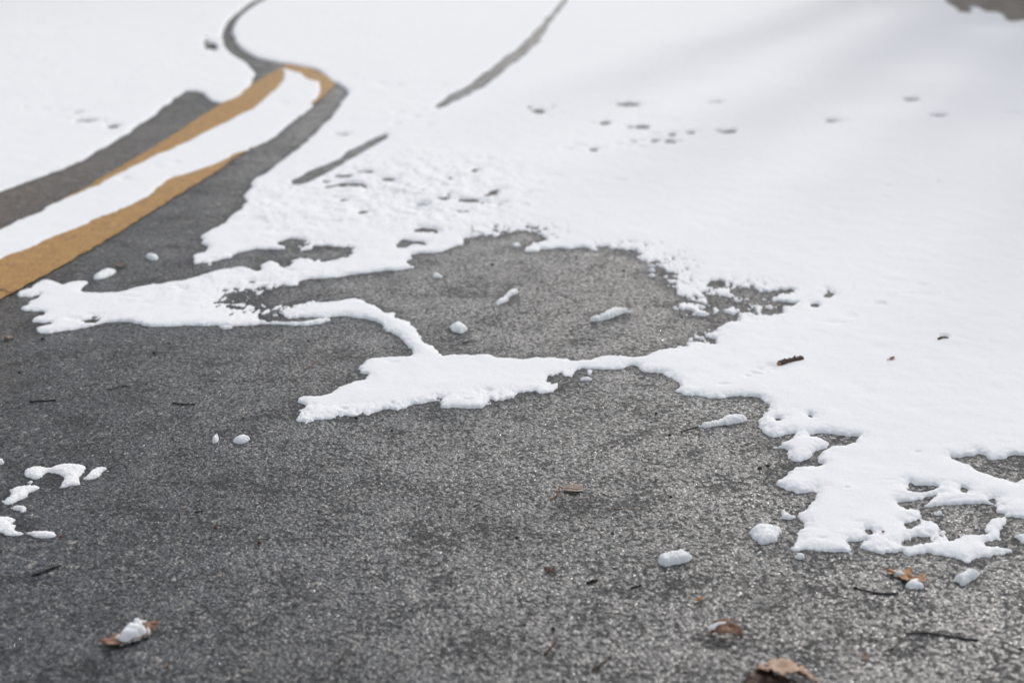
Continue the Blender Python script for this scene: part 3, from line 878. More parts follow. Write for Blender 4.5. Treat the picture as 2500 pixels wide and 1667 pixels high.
clump(P('E', [(774, 775), (795, 755), (830, 748), (870, 760), (895, 785), (890, 805), (850, 822), (815, 815), (790, 800)]), .017, 'round snow clump low in the middle bare patch, nearest to the snow arm', seed=18)
clump(P('E', [(1668, 735), (1690, 712), (1740, 700), (1775, 675), (1830, 658), (1890, 655), (1935, 670), (1938, 685), (1880, 695), (1830, 715), (1780, 735), (1720, 746), (1680, 746)]), .019, 'large slug-shaped clump of snow at the right of the middle bare patch', seed=19)
for k, (cx, cy, rx, ry, lab) in enumerate([
        (2062, 392, 26, 9, 'topmost small snow bead beside the right rim of the middle bare patch'),
        (2066, 420, 30, 11, 'second small snow bead from the top beside the right rim of the middle bare patch'),
        (2070, 452, 30, 12, 'lowest and largest snow bead beside the right rim of the middle bare patch')]):
    clump(ell('E', cx, cy, rx, ry, 0, seed=30 + k), .010, lab, seed=20 + k, group='snow beads along the rim of the middle bare patch')
clump(P('E', [(1168, 262), (1180, 248), (1210, 242), (1236, 252), (1225, 268), (1190, 272)]), .010, 'flat snow clump at the top rim of the middle bare patch', seed=23)
clump(P('E', [(1655, 1075), (1660, 1055), (1685, 1048), (1690, 1075), (1670, 1092)]), .008, 'upper of two snow crumbs off the right end of the central snow tongue', seed=24)
clump(P('E', [(1598, 1120), (1615, 1102), (1650, 1096), (1690, 1108), (1670, 1124), (1630, 1122)]), .008, 'lower of two snow crumbs off the right end of the central snow tongue', seed=25)
clump(P('F', [(268, 1416), (290, 1392), (350, 1378), (420, 1362), (450, 1340), (510, 1333), (565, 1338), (586, 1360), (580, 1382), (530, 1398), (450, 1402), (380, 1412), (310, 1425)]), .015, 'long snow cap lying along a thin twig beside the right snow edge', seed=26)
clump(P('I', [(590, 605), (610, 575), (660, 550), (720, 545), (780, 558), (817, 578), (800, 600), (785, 640), (765, 665), (715, 680), (675, 692), (655, 670), (620, 640)]), .017, 'broad teardrop snow clump left of the near right snow sheet', seed=27)
clump(P('I', [(795, 522), (815, 500), (800, 480), (815, 460), (840, 485), (880, 498), (897, 515), (870, 528), (830, 524)]), .009, 'small three-armed snow crumb just above the teardrop snow clump', seed=28)
clump(P('I', [(15, 785), (30, 755), (80, 735), (150, 724), (210, 738), (232, 768), (220, 785), (170, 805), (90, 818), (40, 822), (18, 808)]), .020, 'oblong snow clump on open asphalt, nearest the camera of the near clumps', seed=29)
clump(P('I', [(890, 765), (900, 748), (930, 742), (955, 752), (950, 775), (915, 776)]), .010, 'little snow crumb under the lower left corner of the near right snow sheet', seed=31)
clump(P('I', [(1880, 905), (1910, 880), (1960, 860), (2020, 848), (2062, 852), (2070, 880), (2040, 910), (1985, 935), (1960, 950), (1945, 935), (1900, 920)]), .018, 'thick snow clump right of the orange oak leaf', seed=32)
clump(ell('I', 1803, 488, 24, 11, 0, seed=41), .007, 'tiny snow crumb inside the bare bay of the near right snow sheet', seed=33)
clump(P('I', [(2250, 630), (2300, 610), (2400, 612), (2500, 640), (2480, 690), (2380, 688), (2325, 672), (2310, 640)]), .012, 'snow patch cut by the right edge of the photo below the bay', seed=34, name='snow_patch', cat='snow patch')
# the broken ring of snow at the left edge
LG = 'broken ring of snow patches at the left edge'
clump(P('G', [(145, 230), (165, 205), (200, 187), (260, 180), (320, 195), (380, 170), (440, 163), (500, 165), (540, 180), (545, 210), (520, 240), (495, 270), (520, 300), (480, 308), (430, 318), (372, 331), (390, 300),
              (412, 265), (400, 245), (340, 230), (300, 225), (270, 250), (240, 270), (200, 265), (170, 250)]), .0075, 'hook-shaped snow patch, largest of the broken ring at the left edge', name='snow_patch', cat='snow patch', seed=35, group=LG, rr=.6)
clump(P('G', [(528, 270), (545, 245), (590, 210), (620, 188), (665, 185), (686, 205), (650, 225), (640, 255), (600, 268), (555, 276)]), .0075, 'slanted oval snow patch just right of the hook-shaped one', name='snow_patch', cat='snow patch', seed=36, group=LG)
clump(P('G', [(5, 408), (40, 385), (70, 370), (58, 338), (90, 315), (160, 300), (240, 303), (265, 320), (230, 343), (185, 355), (180, 380), (120, 402), (60, 431), (30, 430)]), .0075, 'ragged snow patch below the hook-shaped one at the left edge', name='snow_patch', cat='snow patch', seed=37, group=LG)
clump(P('G', [(168, 292), (185, 278), (210, 274), (218, 288), (195, 300)]), .006, 'snow fleck linking the hook-shaped patch and the ragged one below', seed=38, group=LG)
clump(P('G', [(66, 452), (90, 437), (140, 432), (175, 445), (165, 468), (140, 482), (125, 468), (90, 462)]), .008, 'small flat snow fleck between the ragged patch and the lowest patch at left', seed=39, group=LG)
clump(P('G', [(-120, 510), (0, 498), (60, 500), (98, 522), (95, 538), (60, 545), (102, 550), (92, 582), (130, 598), (162, 602), (158, 622), (100, 630), (40, 625), (0, 605), (-120, 600)]), .0075, 'low snow patch cut by the left edge of the photo', name='snow_patch', cat='snow patch', seed=40, group=LG)
clump(P('G', [(165, 612), (200, 598), (260, 588), (320, 590), (352, 608), (350, 635), (320, 646), (260, 645), (200, 632)]), .0075, 'oval snow patch ending the lower side of the broken ring at left', name='snow_patch', cat='snow patch', seed=41, group=LG)
clump(P('G', [(-80, 150), (0, 140), (30, 148), (40, 160), (0, 178), (-80, 185)]), .010, 'bit of snow at the left edge above the broken ring', seed=42, group=LG)


# the road surface itself, carrying the dark fringe along the snow
def road_mesh():
    a, b = slice(0, None, 3), slice(0, None, 2)
    X, Y, D = XX[a, b], YY[a, b], FRINGE[a, b]
    nr, nc = X.shape
    nv = nr * nc
    co = np.zeros((nv + 4, 3), np.float32)
    co[:nv, 0], co[:nv, 1] = X.ravel(), Y.ravel()
    co[nv:] = [(-26, -6, -.003), (26, -6, -.003), (26, FAR_Y + 1, -.003), (-26, FAR_Y + 1, -.003)]
    idx = np.arange(nv).reshape(nr, nc)
    q = np.stack([idx[:-1, :-1], idx[:-1, 1:], idx[1:, 1:], idx[1:, :-1]], -1).reshape(-1, 4)
    q = np.concatenate([q, [[nv, nv + 1, nv + 2, nv + 3]]])
    me = bpy.data.meshes.new('road')
    me.vertices.add(len(co)); me.vertices.foreach_set('co', co.ravel())
    me.loops.add(q.size); me.loops.foreach_set('vertex_index', q.ravel().astype(np.int32))
    me.polygons.add(len(q))
    me.polygons.foreach_set('loop_start', (np.arange(len(q)) * 4).astype(np.int32))
    me.polygons.foreach_set('loop_total', np.full(len(q), 4, np.int32))
    me.update(calc_edges=True)
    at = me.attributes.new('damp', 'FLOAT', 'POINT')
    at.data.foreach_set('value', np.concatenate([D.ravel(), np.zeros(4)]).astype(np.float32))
    return me


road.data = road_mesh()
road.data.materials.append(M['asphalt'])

# ------------------------------------------------------------------ dead leaves
def leaf_mesh(name, L, W, lobes, curl, cup, crumple, seed, teeth=0.0, nu=44, nv=18, fold=0.0, thick=0.0006):
    """leaf blade along +x with its midrib on y = 0, two-sided with real thickness"""
    rs = random.Random(seed)
    ph = rs.uniform(0, 6.28)
    vs = []
    us = np.linspace(0, 1, nu)
    vv = np.linspace(-1, 1, nv)
    for u in us:
        base = (math.sin(math.pi * min(1, u * .97 + .03) ** .8)) ** .75
        for v in vv:
            sgn = 1 if v > 0 else -1
            w = base
            if lobes:
                w *= .62 + .38 * math.cos(2 * math.pi * lobes * u + (0.5 if sgn > 0 else -.4) + ph * .1)
                w = max(w, .10 * base)
            if teeth:
                w *= 1 - teeth * (0.5 + .5 * math.sin(u * 60 + sgn))
            x = (u - .5) * L + abs(v) * w * W * .22 * (1 if lobes else .6)
            y = v * w * W * .5
            vs.append([x, y, 0.0])
    A = np.array(vs)
    x, y = A[:, 0].copy(), A[:, 1].copy()
    cr = crumple * (fbm(x / L * 4 + 9, y / L * 5 + 3, 3, seed) + .5 * fbm(x / L * 11, y / L * 11, 2, seed + 4))
    z = cup * (np.abs(y) / (W * .5)) ** 1.5 * W + cr
    z += fold * np.abs(y)
    # curl along the length
    if abs(curl) > 1e-4:
        R = L / curl
        an = x / R
        xn = np.sin(an) * (R - z)
        zn = R - np.cos(an) * (R - z)
        x, z = xn, zn
    A = np.stack([x, y, z], 1)
    # veins: small ridges
    n = nu * nv
    vs = [tuple(p) for p in A] + [(p[0], p[1], p[2] - thick) for p in A]
    fs = []
    for i in range(nu - 1):
        for j in range(nv - 1):
            a0 = i * nv + j
            f = (a0, a0 + nv, a0 + nv + 1, a0 + 1)
            fs.append(f)
            fs.append(tuple(n + q for q in f[::-1]))
    rim = [j for j in range(nv)] + [i * nv + nv - 1 for i in range(1, nu)] + [(nu - 1) * nv + j for j in range(nv - 2, -1, -1)] + [i * nv for i in range(nu - 2, 0, -1)]
    for k in range(len(rim)):
        a0, b0 = rim[k], rim[(k + 1) % len(rim)]
        fs.append((a0, b0, n + b0, n + a0))
    me = py_mesh(name, vs, fs)
    mid = [Vector(A[i * nv + nv // 2]) + Vector((0, 0, .0004)) for i in range(nu)]
    return me, mid, A[:, 2].min()


def leaf(px, py, name, label, mat, L, W, rotz, lobes=0, curl=0.0, cup=0.0, crumple=0.004, seed=1, tilt=(0, 0), stalk=0.0, teeth=0.0, fold=0.0, z=None, cat='leaf', stalk_bend=.3):
    me, mid, zmin = leaf_mesh('blade', L, W, lobes, curl, cup, crumple, seed, teeth, fold=fold)
    p = g3(px, py)
    rot = Euler((tilt[0], tilt[1], rotz))
    mt = rot.to_matrix()
    low = min((mt @ v.co).z for v in me.vertices)
    root = empty(name, (p.x, p.y, z if z is not None else 0.001 - low), rot)
    link('blade', me, mat, root)
    if stalk > 0:
        st = mid[0]
        pts = []
        for k in range(7):
            t = k / 6
            pts.append(st + Vector((-stalk * t, stalk_bend * stalk * t * t, 0.0015 * (1 - t))))
        pts = pts[::-1] + mid[:-3:4]
        rad = [.0011] * 7 + list(np.linspace(.0010, .0004, len(pts) - 7))
        v, f = tube_data(pts, rad, 6)
        link('midrib', py_mesh('midrib', v, f), M['stalk'], root)
    return tag(root, label, cat)


# orange oak leaf with its snow
leaf(2218, 1412, 'oak_leaf', 'lobed orange oak leaf with a dab of snow on it', M['leaf_orange'], .086, .050, math.radians(-34), lobes=2.7, curl=.3, cup=.10, crumple=.004, seed=4, stalk=.012)
clump(P('I', [(1600, 945), (1615, 915), (1640, 898), (1675, 897), (1700, 920), (1708, 945), (1690, 955), (1640, 952)]), .008, 'dab of snow lying on the orange oak leaf', base=.004, seed=51)
clump(P('I', [(1530, 868), (1545, 855), (1575, 858), (1605, 868), (1590, 880), (1560, 876)]), .006, 'speck of snow at the far tip of the orange oak leaf', base=.005, seed=52)
# brown leaf at lower left with its snow
leaf(322, 1556, 'dead_leaf', 'brown dead leaf half under snow at the lower left', M['leaf_brown'], .112, .046, math.radians(40), curl=.45, cup=.05, crumple=.007, seed=7, stalk=.004)
clump(P('G', [(755, 1290), (745, 1255), (790, 1225), (820, 1200), (880, 1197), (955, 1210), (950, 1225), (930, 1250), (900, 1275), (850, 1288), (810, 1300), (775, 1305)]), .020, 'snow heap resting on the brown leaf at the lower left', base=.008, seed=53)
clump(P('G', [(845, 1175), (862, 1158), (900, 1154), (935, 1160), (900, 1172), (868, 1192)]), .006, 'thin snow dusting on the upper tip of the brown leaf at lower left', base=.016, seed=54)
# curled dark leaf with a white back
leaf(1772, 1554, 'curled_leaf', 'small arched dead leaf with snow on its back, right of the bottom middle', M['leaf_brown'], .078, .040, math.radians(-10), curl=-2.6, cup=0, crumple=.004, seed=12, tilt=(math.radians(10), 0), stalk=.008, teeth=.15)
clump(P('I', [(350, 1212), (375, 1190), (420, 1176), (455, 1180), (455, 1200), (420, 1205), (385, 1208)]), .006, 'cap of snow on the back of the small arched dead leaf', base=.019, seed=55)
# large crumpled leaf at the bottom edge
leaf(1928, 1668, 'crumpled_leaf', 'large arched tan-brown dry leaf cut by the bottom edge of the photo', M['leaf_tan'], .112, .088, math.radians(-14), curl=-.95, cup=.06, crumple=.011, seed=23, tilt=(math.radians(-20), math.radians(8)), teeth=.24, stalk=.003)
leaf(1874, 1676, 'crumpled_leaf', 'darker folded leaf tucked under the large tan leaf at the bottom', M['leaf_dark'], .095, .075, math.radians(30), curl=-1.5, cup=-.05, crumple=.010, seed=29, teeth=.2)
# leaf with long stalk, mid right
leaf(1401, 1197, 'stalked_leaf', 'small pale leaf with a long bent stalk on open asphalt', M['leaf_pale'], .052, .036, math.radians(-6), curl=.3, cup=.12, crumple=.002, seed=15, stalk=.006)
# scraps
leaf(2113, 1605, 'leaf_scrap', 'tiny upright reddish leaf scrap near the bottom right', M['leaf_pale'], .022, .014, math.radians(80), curl=.5, cup=.3, crumple=.002, seed=16, tilt=(0, -.2), stalk=.012)
leaf(1708, 1466, 'leaf_scrap', 'thin brown leaf scrap above the small arched dead leaf', M['leaf_orange'], .028, .008, math.radians(35), curl=.6, cup=.3, crumple=.002, seed=17)
leaf(295, 652, 'leaf_scrap', 'pale curled leaf scrap beside the elongated snow clump', M['leaf_pale'], .045, .030, math.radians(-30), curl=1.2, cup=.3, crumple=.006, seed=18)
leaf(20, 829, 'leaf_scrap', 'pale leaf scrap at the left edge below the yellow line', M['leaf_pale'], .040, .022, math.radians(10), curl=.9, cup=.3, crumple=.005, seed=19)
leaf(2178, 882, 'leaf_scrap', 'small reddish leaf scrap lying on the right snow', M['leaf_orange'], .024, .012, math.radians(50), curl=.8, cup=.3, crumple=.003, seed=20, z=snow_z(2178, 882) + .002, stalk=.012)
leaf(1345, 1396, 'leaf_scrap', 'dark torn leaf scrap with frost on open asphalt at bottom middle', M['leaf_dark'], .030, .020, math.radians(-20), curl=-1.2, cup=-.2, crumple=.005, seed=21)


# ------------------------------------------------------------------ twigs, sticks, debris
def twig(px_pts, r0, r1, label, mat='bark_black', name='twig', cat='twig', seed=1, bend=.0012, z=0.0, knots=1, group=None):
    r = random.Random(seed)
    base = [g3(x, y, z) for x, y in px_pts]
    c = base[0].lerp(base[-1], .5)
    pts = []
    for a0, b0 in zip(base[:-1], base[1:]):
        m = 5
        for k in range(m):
            pts.append(a0.lerp(b0, k / m))
    pts.append(base[-1])
    n = len(pts)
    rad = []
    for k in range(n):
        t = k / (n - 1)
        rad.append(.92 * (r0 + (r1 - r0) * t) * r.uniform(.88, 1.12))
    for _ in range(knots):
        k = r.randrange(1, n - 1)
        rad[k] *= 1.5
    loc = [p - c + Vector((r.uniform(-bend, bend), r.uniform(-bend, bend), rad[i] * .8 + r.uniform(0, bend * .7))) for i, p in enumerate(pts)]
    v, f = tube_data(loc, rad, 7, r, .10)
    o = link(name, py_mesh(name, v, f), M[mat], loc=c)
    return tag(o, label, cat, group)


twig(P('G', [(208, 886), (300, 852), (392, 820)]), .0022, .0016, 'straight dark twig at the lower left of open asphalt', seed=1)
twig(P('D', [(186, 1260), (260, 1255), (356, 1248)]), .0020, .0017, 'straight black twig at the left edge above the broken snow ring', seed=2)
twig(P('D', [(690, 1184), (740, 1170), (780, 1163), (815, 1160)]), .0016, .0012, 'short crooked twig left of centre, higher than the two flat ones', seed=3, bend=.003)
twig(P('D', [(1100, 1268), (1150, 1275), (1190, 1274), (1245, 1276)]), .0024, .0014, 'flat bent dark twig left of the central snow tongue', seed=4, bend=.002)
twig(P('H', [(928, 447), (960, 430), (992, 408)]), .0012, .0008, 'tiny slanted twig left of the stalked leaf', seed=5)
twig(P('H', [(1385, 1392), (1425, 1345), (1455, 1300), (1462, 1268)]), .0024, .0010, 'forked-looking brown twig at bottom middle', 'bark_brown', seed=6)
twig(P('H', [(1688, 1492), (1740, 1455), (1815, 1397)]), .0022, .0014, 'brown slanted twig near the bottom edge left of the crumpled leaf', 'bark_brown', seed=7)
twig(P('I', [(1262, 962), (1340, 982), (1425, 1000), (1552, 1002)]), .0016, .0020, 'curved dark twig just below the orange oak leaf', seed=8)
twig(P('I', [(1600, 1250), (1740, 1252), (1880, 1272), (2055, 1300)]), .0011, .0021, 'long thin dark twig at the lower right', seed=9)
twig(P('H', [(1655, 932), (1690, 924), (1724, 914)]), .0026, .0024, 'short thick bark sliver left of the small arched leaf', seed=10)
twig(P('H', [(1938, 964), (1970, 956), (2002, 944)]), .0020, .0016, 'short bark sliver under the oblong snow clump', seed=11)
twig(P('H', [(1785, 466), (1850, 460), (1930, 458), (2005, 456)]), .0007, .0006, 'hair-thin reddish twig right of the stalked leaf', 'stalk', seed=12)
twig(P('D', [(1942, 1048), (1985, 1030), (2010, 1000)]), .0011, .0008, 'thin orange twig left of the central snow tongue', 'stalk', seed=13)
twig(P('G', [(1240, 482), (1300, 470)]), .0013, .0010, 'tiny twig in the dark worn spot of asphalt at left', seed=14)
twig(P('F', [(165, 1452), (220, 1432), (290, 1412), (400, 1395), (480, 1385)]), .0014, .0022, 'thin twig sticking out from under the long snow cap', seed=15)
twig(P('E', [(860, 884), (910, 874)]), .0016, .0012, 'tiny brown twig below the round clump in the middle bare patch', 'bark_brown', seed=16)
twig(P('H', [(1478, 312), (1476, 345), (1455, 375), (1424, 404)]), .0014, .0016, 'bent brown stalk lying beside the small pale leaf', 'stalk', name='leaf_stalk', cat='stalk', seed=17, knots=0)
twig(P('B', [(920, 1440), (928, 1478), (960, 1482), (1000, 1492)]), .0016, .0012, 'thin bent stem poking from the snow above the middle bare patch', 'bark_brown', name='plant_stem', cat='stem', seed=18, z=.016)
twig(P('G', [(1048, 1470), (1075, 1440)]), .0010, .0008, 'tiny orange needle near the bottom edge at left', 'leaf_orange', name='pine_needle', cat='needle', seed=19)
twig(P('F', [(1806, 860), (1840, 846), (1872, 852)]), .0030, .0016, 'dark twig tip poking through the far right snow', 'bark_brown', seed=20, z=snow_z(2300, 826))


# the broken stick lying in the snow: bark, two broken ends and two knots
def stick(px0, px1, r):
    z = max(snow_z(*px0), snow_z(*px1)) + r * .35
    a0, b0 = g3(*px0, z), g3(*px1, z)
    c = a0.lerp(b0, .5)
    root = empty('broken_stick', (c.x, c.y, z - r))
    rs = random.Random(3)
    n = 16
    pts, rad = [], []
    for k in range(n):
        t = k / (n - 1)
        p = a0.lerp(b0, t) - c + Vector((0, 0, r + .002 * math.sin(t * 5)))
        pts.append(p)
        rad.append(r * (1.12 - .25 * math.sin(math.pi * t) + rs.uniform(-.06, .06)))
    v, f = tube_data(pts, rad, 12, rs, .10)
    link('bark', py_mesh('bark', v, f), M['bark_brown'], root)
    d = (b0 - a0).normalized()
    for e, s in ((pts[0], -1), (pts[-1], 1)):
        q = [e - d * s * .002, e + d * s * .002, e + d * s * .005, e + d * s * .007]
        v, f = tube_data(q, [r * .95, r * .88, r * .6, r * .2], 9, rs, .3)
        link('broken_end', py_mesh('broken_end', v, f), M['wood'], root)
    for t in (.2, .66):
        p = a0.lerp(b0, t) - c + Vector((0, 0, r + r * .7))
        q = [p, p + Vector((.001, .001, r * .5)), p + Vector((.002, .001, r * .85))]
        v, f = tube_data(q, [r * .5, r * .36, r * .12], 7, rs, .2)
        link('knot', py_mesh('knot', v, f), M['bark_brown'], root)
    return tag(root, 'short broken stick of brown bark lying on the right snow', 'stick')


stick((1903, 888), (1957, 873), .0078)


def pebble(px, py, size, label, mat, name='pebble', cat='pebble', seed=1, flat=.7, z=0.0, group=None):
    """angular little lump: a rough closed mesh, flattened underneath"""
    r = random.Random(seed)
    vs, fs = [], []
    nu, nv = 10, 7
    off = [r.uniform(0, 10) for _ in range(3)]
    for i in range(nv):
        th = math.pi * (i + .5) / nv
        for j in range(nu):
            ph = 2 * math.pi * j / nu
            q = 1 + .22 * math.sin(3 * ph + off[0]) * math.sin(th) + .15 * math.sin(2 * th + off[1] + ph) + r.uniform(-.10, .10)
            vs.append((size * q * math.sin(th) * math.cos(ph), size * q * math.sin(th) * math.sin(ph) * .85, max(-.3, math.cos(th)) * size * q * flat + size * .28 * flat))
    for i in range(nv - 1):
        for j in range(nu):
            j2 = (j + 1) % nu
            fs.append((i * nu + j, (i + 1) * nu + j, (i + 1) * nu + j2, i * nu + j2))
    fs.append(tuple(range(nu))); fs.append(tuple(range((nv - 1) * nu, nv * nu))[::-1])
    p = g3(px, py)
    o = link(name, py_mesh(name, vs, fs, False), M[mat], loc=(p.x, p.y, z), rot=(0, 0, r.uniform(0, 6)))
    return tag(o, label, cat, group)


def pk(crop, x, y):
    return P(crop, [(x, y)])[0]


for i, (crop, x, y, s, lab, mat, nm, cat) in enumerate([
    ('D', 985, 947, .0075, 'black bark crumb right of centre left below the left snow tongue', 'bark_black', 'bark_crumb', 'bark'),
    ('D', 275, 857, .0075, 'black bark crumb just under the left tip of the left snow tongue', 'bark_black', 'bark_crumb', 'bark'),
    ('D', 1968, 871, .0055, 'dark crumb close under the snow arm, left of the central snow tongue', 'bark_black', 'bark_crumb', 'bark'),
    ('D', 1555, 1362, .0045, 'round black seed left of the tip of the central snow tongue', 'bark_black', 'seed', 'seed'),
    ('D', 125, 1072, .0050, 'dark crumb at the left edge above the straight black twig', 'bark_black', 'bark_crumb', 'bark'),
    ('D', 2275, 1360, .0060, 'dark crumb touching the lower edge of the central snow tongue', 'bark_black', 'bark_crumb', 'bark'),
    ('E', 1050, 384, .0065, 'black crumb high in the middle bare patch', 'bark_black', 'bark_crumb', 'bark'),
    ('E', 1588, 333, .0050, 'tiny black crumb at the upper right of the middle bare patch', 'bark_black', 'bark_crumb', 'bark'),
    ('E', 1888, 422, .0065, 'dark pebble in the right of the middle bare patch', 'bark_black', 'pebble', 'pebble'),
    ('E', 412, 1440, .0045, 'dark seed below the central snow tongue', 'bark_black', 'seed', 'seed'),
    ('E', 2095, 1330, .0045, 'black seed left of the long snow cap', 'bark_black', 'seed', 'seed'),
    ('E', 2182, 1470, .0052, 'black bark crumb below the long snow cap', 'bark_black', 'bark_crumb', 'bark'),
    ('I', 665, 200, .0070, 'larger left one of two acorn cups left of the near right snow sheet', 'bark_brown', 'acorn_cup', 'acorn cup'),
    ('I', 720, 184, .0055, 'smaller right one of two acorn cups left of the near right snow sheet', 'bark_brown', 'acorn_cup', 'acorn cup'),
    ('I', 98, 382, .0052, 'black crumb on the glinting asphalt left of the acorn cups', 'bark_black', 'bark_crumb', 'bark'),
    ('I', 1510, 1352, .0040, 'round black seed under the long thin twig', 'bark_black', 'seed', 'seed'),
    ('I', 2335, 1352, .0050, 'black seed at the right edge near the bottom', 'bark_black', 'seed', 'seed'),
    ('I', 190, 1502, .0048, 'black seed left of the large crumpled leaf', 'bark_black', 'seed', 'seed'),
    ('I', 1842, 1172, .0052, 'pale stone chip above the long thin twig', 'stone', 'stone_chip', 'stone'),
    ('I', 58, 853, .0030, 'tiny red bud below the oblong snow clump', 'berry', 'bud', 'bud'),
    ('I', 760, 288, .0030, 'tiny red bud at the left tip of the near right snow sheet', 'berry', 'bud', 'bud'),
    ('H', 720, 510, .0036, 'tiny red bud left of the small slanted twig', 'berry', 'bud', 'bud'),
    ('H', 1210, 642, .0045, 'dark seed below the stalked leaf', 'bark_black', 'seed', 'seed'),
    ('H', 1815, 612, .0048, 'black seed right of and below the stalked leaf', 'bark_black', 'seed', 'seed'),
    ('H', 1675, 385, .0030, 'tiny red bud right of the stalked leaf', 'berry', 'bud', 'bud'),
    ('H', 1440, 1220, .0050, 'black crumb above the forked-looking twig at bottom middle', 'bark_black', 'bark_crumb', 'bark'),
    ('G', 390, 636, .0042, 'tiny brown bud right of the oval patch ending the broken ring', 'berry', 'bud', 'bud'),
    ('G', 1375, 576, .0042, 'reddish bud on the open asphalt left of bottom middle', 'berry', 'bud', 'bud'),
    ('G', 1655, 672, .0045, 'brown bud right of and below another reddish bud', 'berry', 'bud', 'bud'),
    ('G', 0, 730, .0060, 'black crumb on the left edge below the broken snow ring', 'bark_black', 'bark_crumb', 'bark'),
    ('G', 1400, 884, .0080, 'pale flat stone set in the asphalt at lower left of centre', 'stone', 'stone_chip', 'stone'),
    ('G', 1180, 448, .0085, 'pale flat stone in the dark worn spot of asphalt', 'stone', 'stone_chip', 'stone'),
]):
    px, py = pk(crop, x, y)
    pebble(px, py, s * .8, lab, mat, nm, cat, seed=100 + i, flat=.35 if nm == 'stone_chip' else .75, group=None)
p = pk('I', 1450, 630)
pebble(p[0], p[1], .0030, 'single orange-brown bud lying on the near right snow sheet', 'berry', 'bud', 'bud', seed=150, z=snow_z(*p))

# ------------------------------------------------------------------ bare trees beyond the frame: their branches shade the snow
def tree_mesh(seed, height, r0, levels=4):
    r = random.Random(seed)
    V, Fc = [], []

    def add(pts, rad, sides):
        v, f = tube_data(pts, rad, sides)
        o = len(V)
        V.extend(v)
        Fc.extend([tuple(i + o for i in q) for q in f])

    def branch(p, d, ln, rad, lev):
        n = 5 if lev < 3 else 3
        pts, rr = [p], [rad]
        dd = d.copy()
        for k in range(n):
            dd = (dd + Vector((r.uniform(-.22, .22), r.uniform(-.22, .22), r.uniform(-.05, .20)))).normalized()
            pts.append(pts[-1] + dd * ln / n)
            rr.append(rad * (1 - .75 * (k + 1) / n))
        add(pts, rr, 6 if lev < 2 else 4)
        if lev >= levels: return
        m = 7 if lev < 2 else 6
        for k in range(m):
            t = r.uniform(.25, 1)
            i = min(n - 1, int(t * n))
            q = pts[i].lerp(pts[i + 1], t * n - i)
            sd = Vector((r.uniform(-1, 1), r.uniform(-1, 1), r.uniform(-.1, .8))).normalized()
            nd = (dd * .55 + sd * .8).normalized()
            branch(q, nd, ln * r.uniform(.42, .62), rr[i] * .55, lev + 1)

    trunk = []
    rad = []
    d = Vector((r.uniform(-.06, .06), r.uniform(-.06, .06), 1))
    p = Vector((0, 0, -.1))
    for k in range(9):
        trunk.append(p.copy())
        rad.append(r0 * (1.25 if k == 0 else 1 - .085 * k))
        p = p + Vector((d.x + r.uniform(-.05, .05), d.y + r.uniform(-.05, .05), 1)) * height / 9
    tv, tf = tube_data(trunk, rad, 10)
    for k in range(13):
        t = r.uniform(.30, 1.0)
        i = min(7, int(t * 8))
        q = trunk[i].lerp(trunk[i + 1], t * 8 - i)
        an = r.uniform(0, 6.28)
        branch(q, Vector((math.cos(an), math.sin(an), r.uniform(.3, 1.0))).normalized(), height * r.uniform(.22, .36) * (1.25 - .6 * t), rad[i] * .5, 2)
    return (tv, tf), (V, Fc)


protos = []
for s, h_, r_ in ((1, 13.0, .20), (2, 11.0, .15), (3, 15.0, .24)):
    (tv, tf), (cv, cf) = tree_mesh(s, h_, r_)
    a, b = py_mesh('trunk', tv, tf), py_mesh('crown', cv, cf)
    a.materials.append(M['tree_bark']); b.materials.append(M['tree_bark'])
    protos.append((a, b))


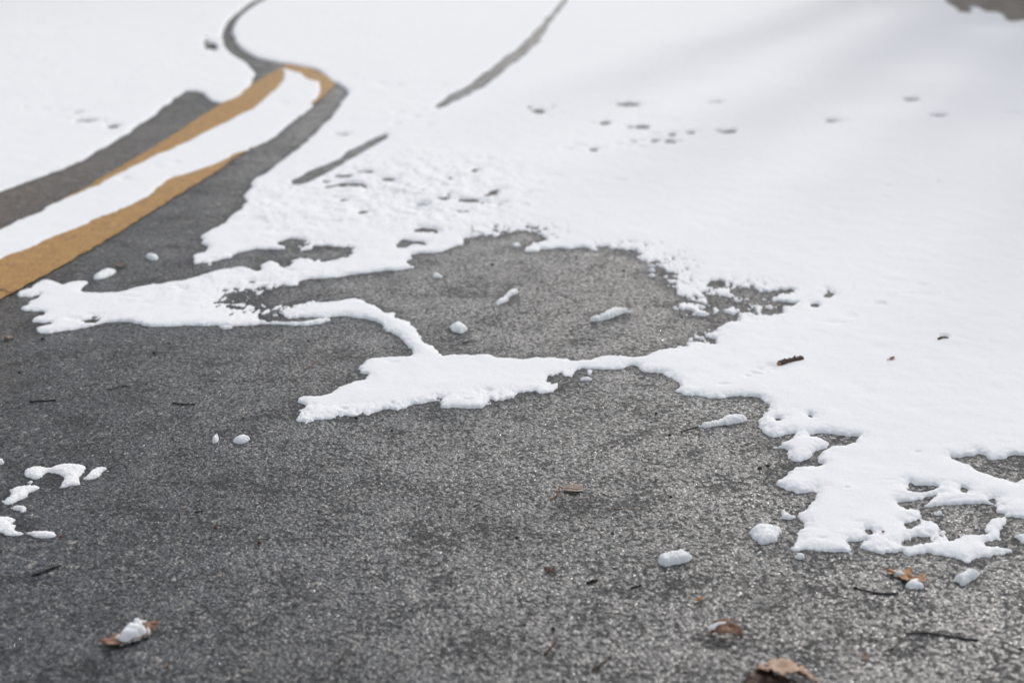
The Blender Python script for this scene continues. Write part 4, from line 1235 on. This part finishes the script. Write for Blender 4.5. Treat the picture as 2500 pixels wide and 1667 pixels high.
def conifer_mesh(seed, height, rbase):
    r = random.Random(seed)
    tv, tf = tube_data([Vector((0, 0, z)) for z in np.linspace(-.1, height, 8)], list(np.linspace(.14, .015, 8)), 9)
    V, Fc = [], []
    z = height * .07
    while z < height * .985:
        t = z / height
        R = rbase * (1 - t) ** .85 * r.uniform(.85, 1.1) + .10
        for k in range(r.randrange(6, 9)):
            an = r.uniform(0, 6.28)
            ln = R * r.uniform(.7, 1.1)
            dx, dy = math.cos(an), math.sin(an)
            n = 7
            prev = None
            for i in range(n + 1):
                q = i / n
                p = Vector((dx * ln * q, dy * ln * q, z - ln * (.10 * q + .32 * q * q) + .12 * ln * q ** 3))
                if prev is not None:
                    side = Vector((-dy, dx, 0))
                    w = ln * .30 * (1 - q * .75) + .03
                    for sg in (-1, 1):
                        tip = prev + side * sg * w * r.uniform(.7, 1.2) + Vector((dx, dy, 0)) * w * .7 + Vector((0, 0, -w * r.uniform(.1, .45)))
                        o = len(V)
                        V.extend([prev, p, tip])
                        Fc.append((o, o + 1, o + 2))
                        o = len(V)
                        V.extend([prev, p, tip + Vector((0, 0, -w * .35)) - side * sg * w * .3])
                        Fc.append((o, o + 1, o + 2))
                prev = p
        z += .16 + .10 * (1 - t)
    return (tv, tf), (V, Fc)


M['needles'] = organic('spruce_needles', [(.3, (.018, .035, .018)), (.7, (.05, .08, .04))], 8, 0.8, 0.01)


def at_sun(c, s):
    """a spot c metres across and s metres along the direction of the sun"""
    return c * math.cos(SUN_AZ) + s * math.sin(SUN_AZ), -c * math.sin(SUN_AZ) + s * math.cos(SUN_AZ)


BARE = [(-5.0, 25, 1, .75), (-9.6, 29, 1, .8), (5.5, 24, 0, 1.0)]
for k, (c_, s_, q, sc_) in enumerate(BARE):
    x, y = at_sun(c_, s_)
    root = empty('bare_tree', (x, y, 0), (0, 0, k * 1.7))
    root.scale = (sc_, sc_, sc_)
    for nm, me in zip(('trunk', 'crown'), protos[q]):
        o = bpy.data.objects.new(nm, me)
        COL.objects.link(o)
        o.parent = root
    tag(root, 'leafless tree standing beyond the top edge of the photo, shading the snow', 'tree', 'leafless trees beyond the top edge')
SPRUCE = [(-2.15, 21, 12.8, 1.25), (-1.3, 20, 12.3, 1.0), (-.5, 20.5, 13.6, 1.7), (.7, 21, 15.2, 1.9), (2.2, 22, 16.4, 2.1), (-3.3, 23, 13.3, 1.1)]
LEFT_TREES = [(-4.6, 22, 14, 2.0), (-7.4, 19.5, 13.5, 2.2), (-10.6, 20.5, 14.5, 2.3), (-14.0, 19.0, 14, 2.3), (-8.8, 25, 16, 2.4), (-17.5, 22, 15, 2.4)]
for k, (x, y, h_, r_) in enumerate([(*at_sun(c_, s_), h_, r_) for c_, s_, h_, r_ in SPRUCE] + LEFT_TREES):
    (tv, tf), (cv, cf) = conifer_mesh(40 + k, h_, r_)
    root = empty('spruce_tree', (x, y, 0))
    link('trunk', py_mesh('trunk', tv, tf), M['tree_bark'], root)
    link('crown', py_mesh('crown', cv, cf, False), M['needles'], root)
    tag(root, ('spruce tree standing beyond the top right corner of the photo, shading the snow' if k < len(SPRUCE) else 'spruce tree standing beyond the top left corner of the photo'), 'tree', 'spruce trees beyond the top %s corner' % ('right' if k < len(SPRUCE) else 'left'))
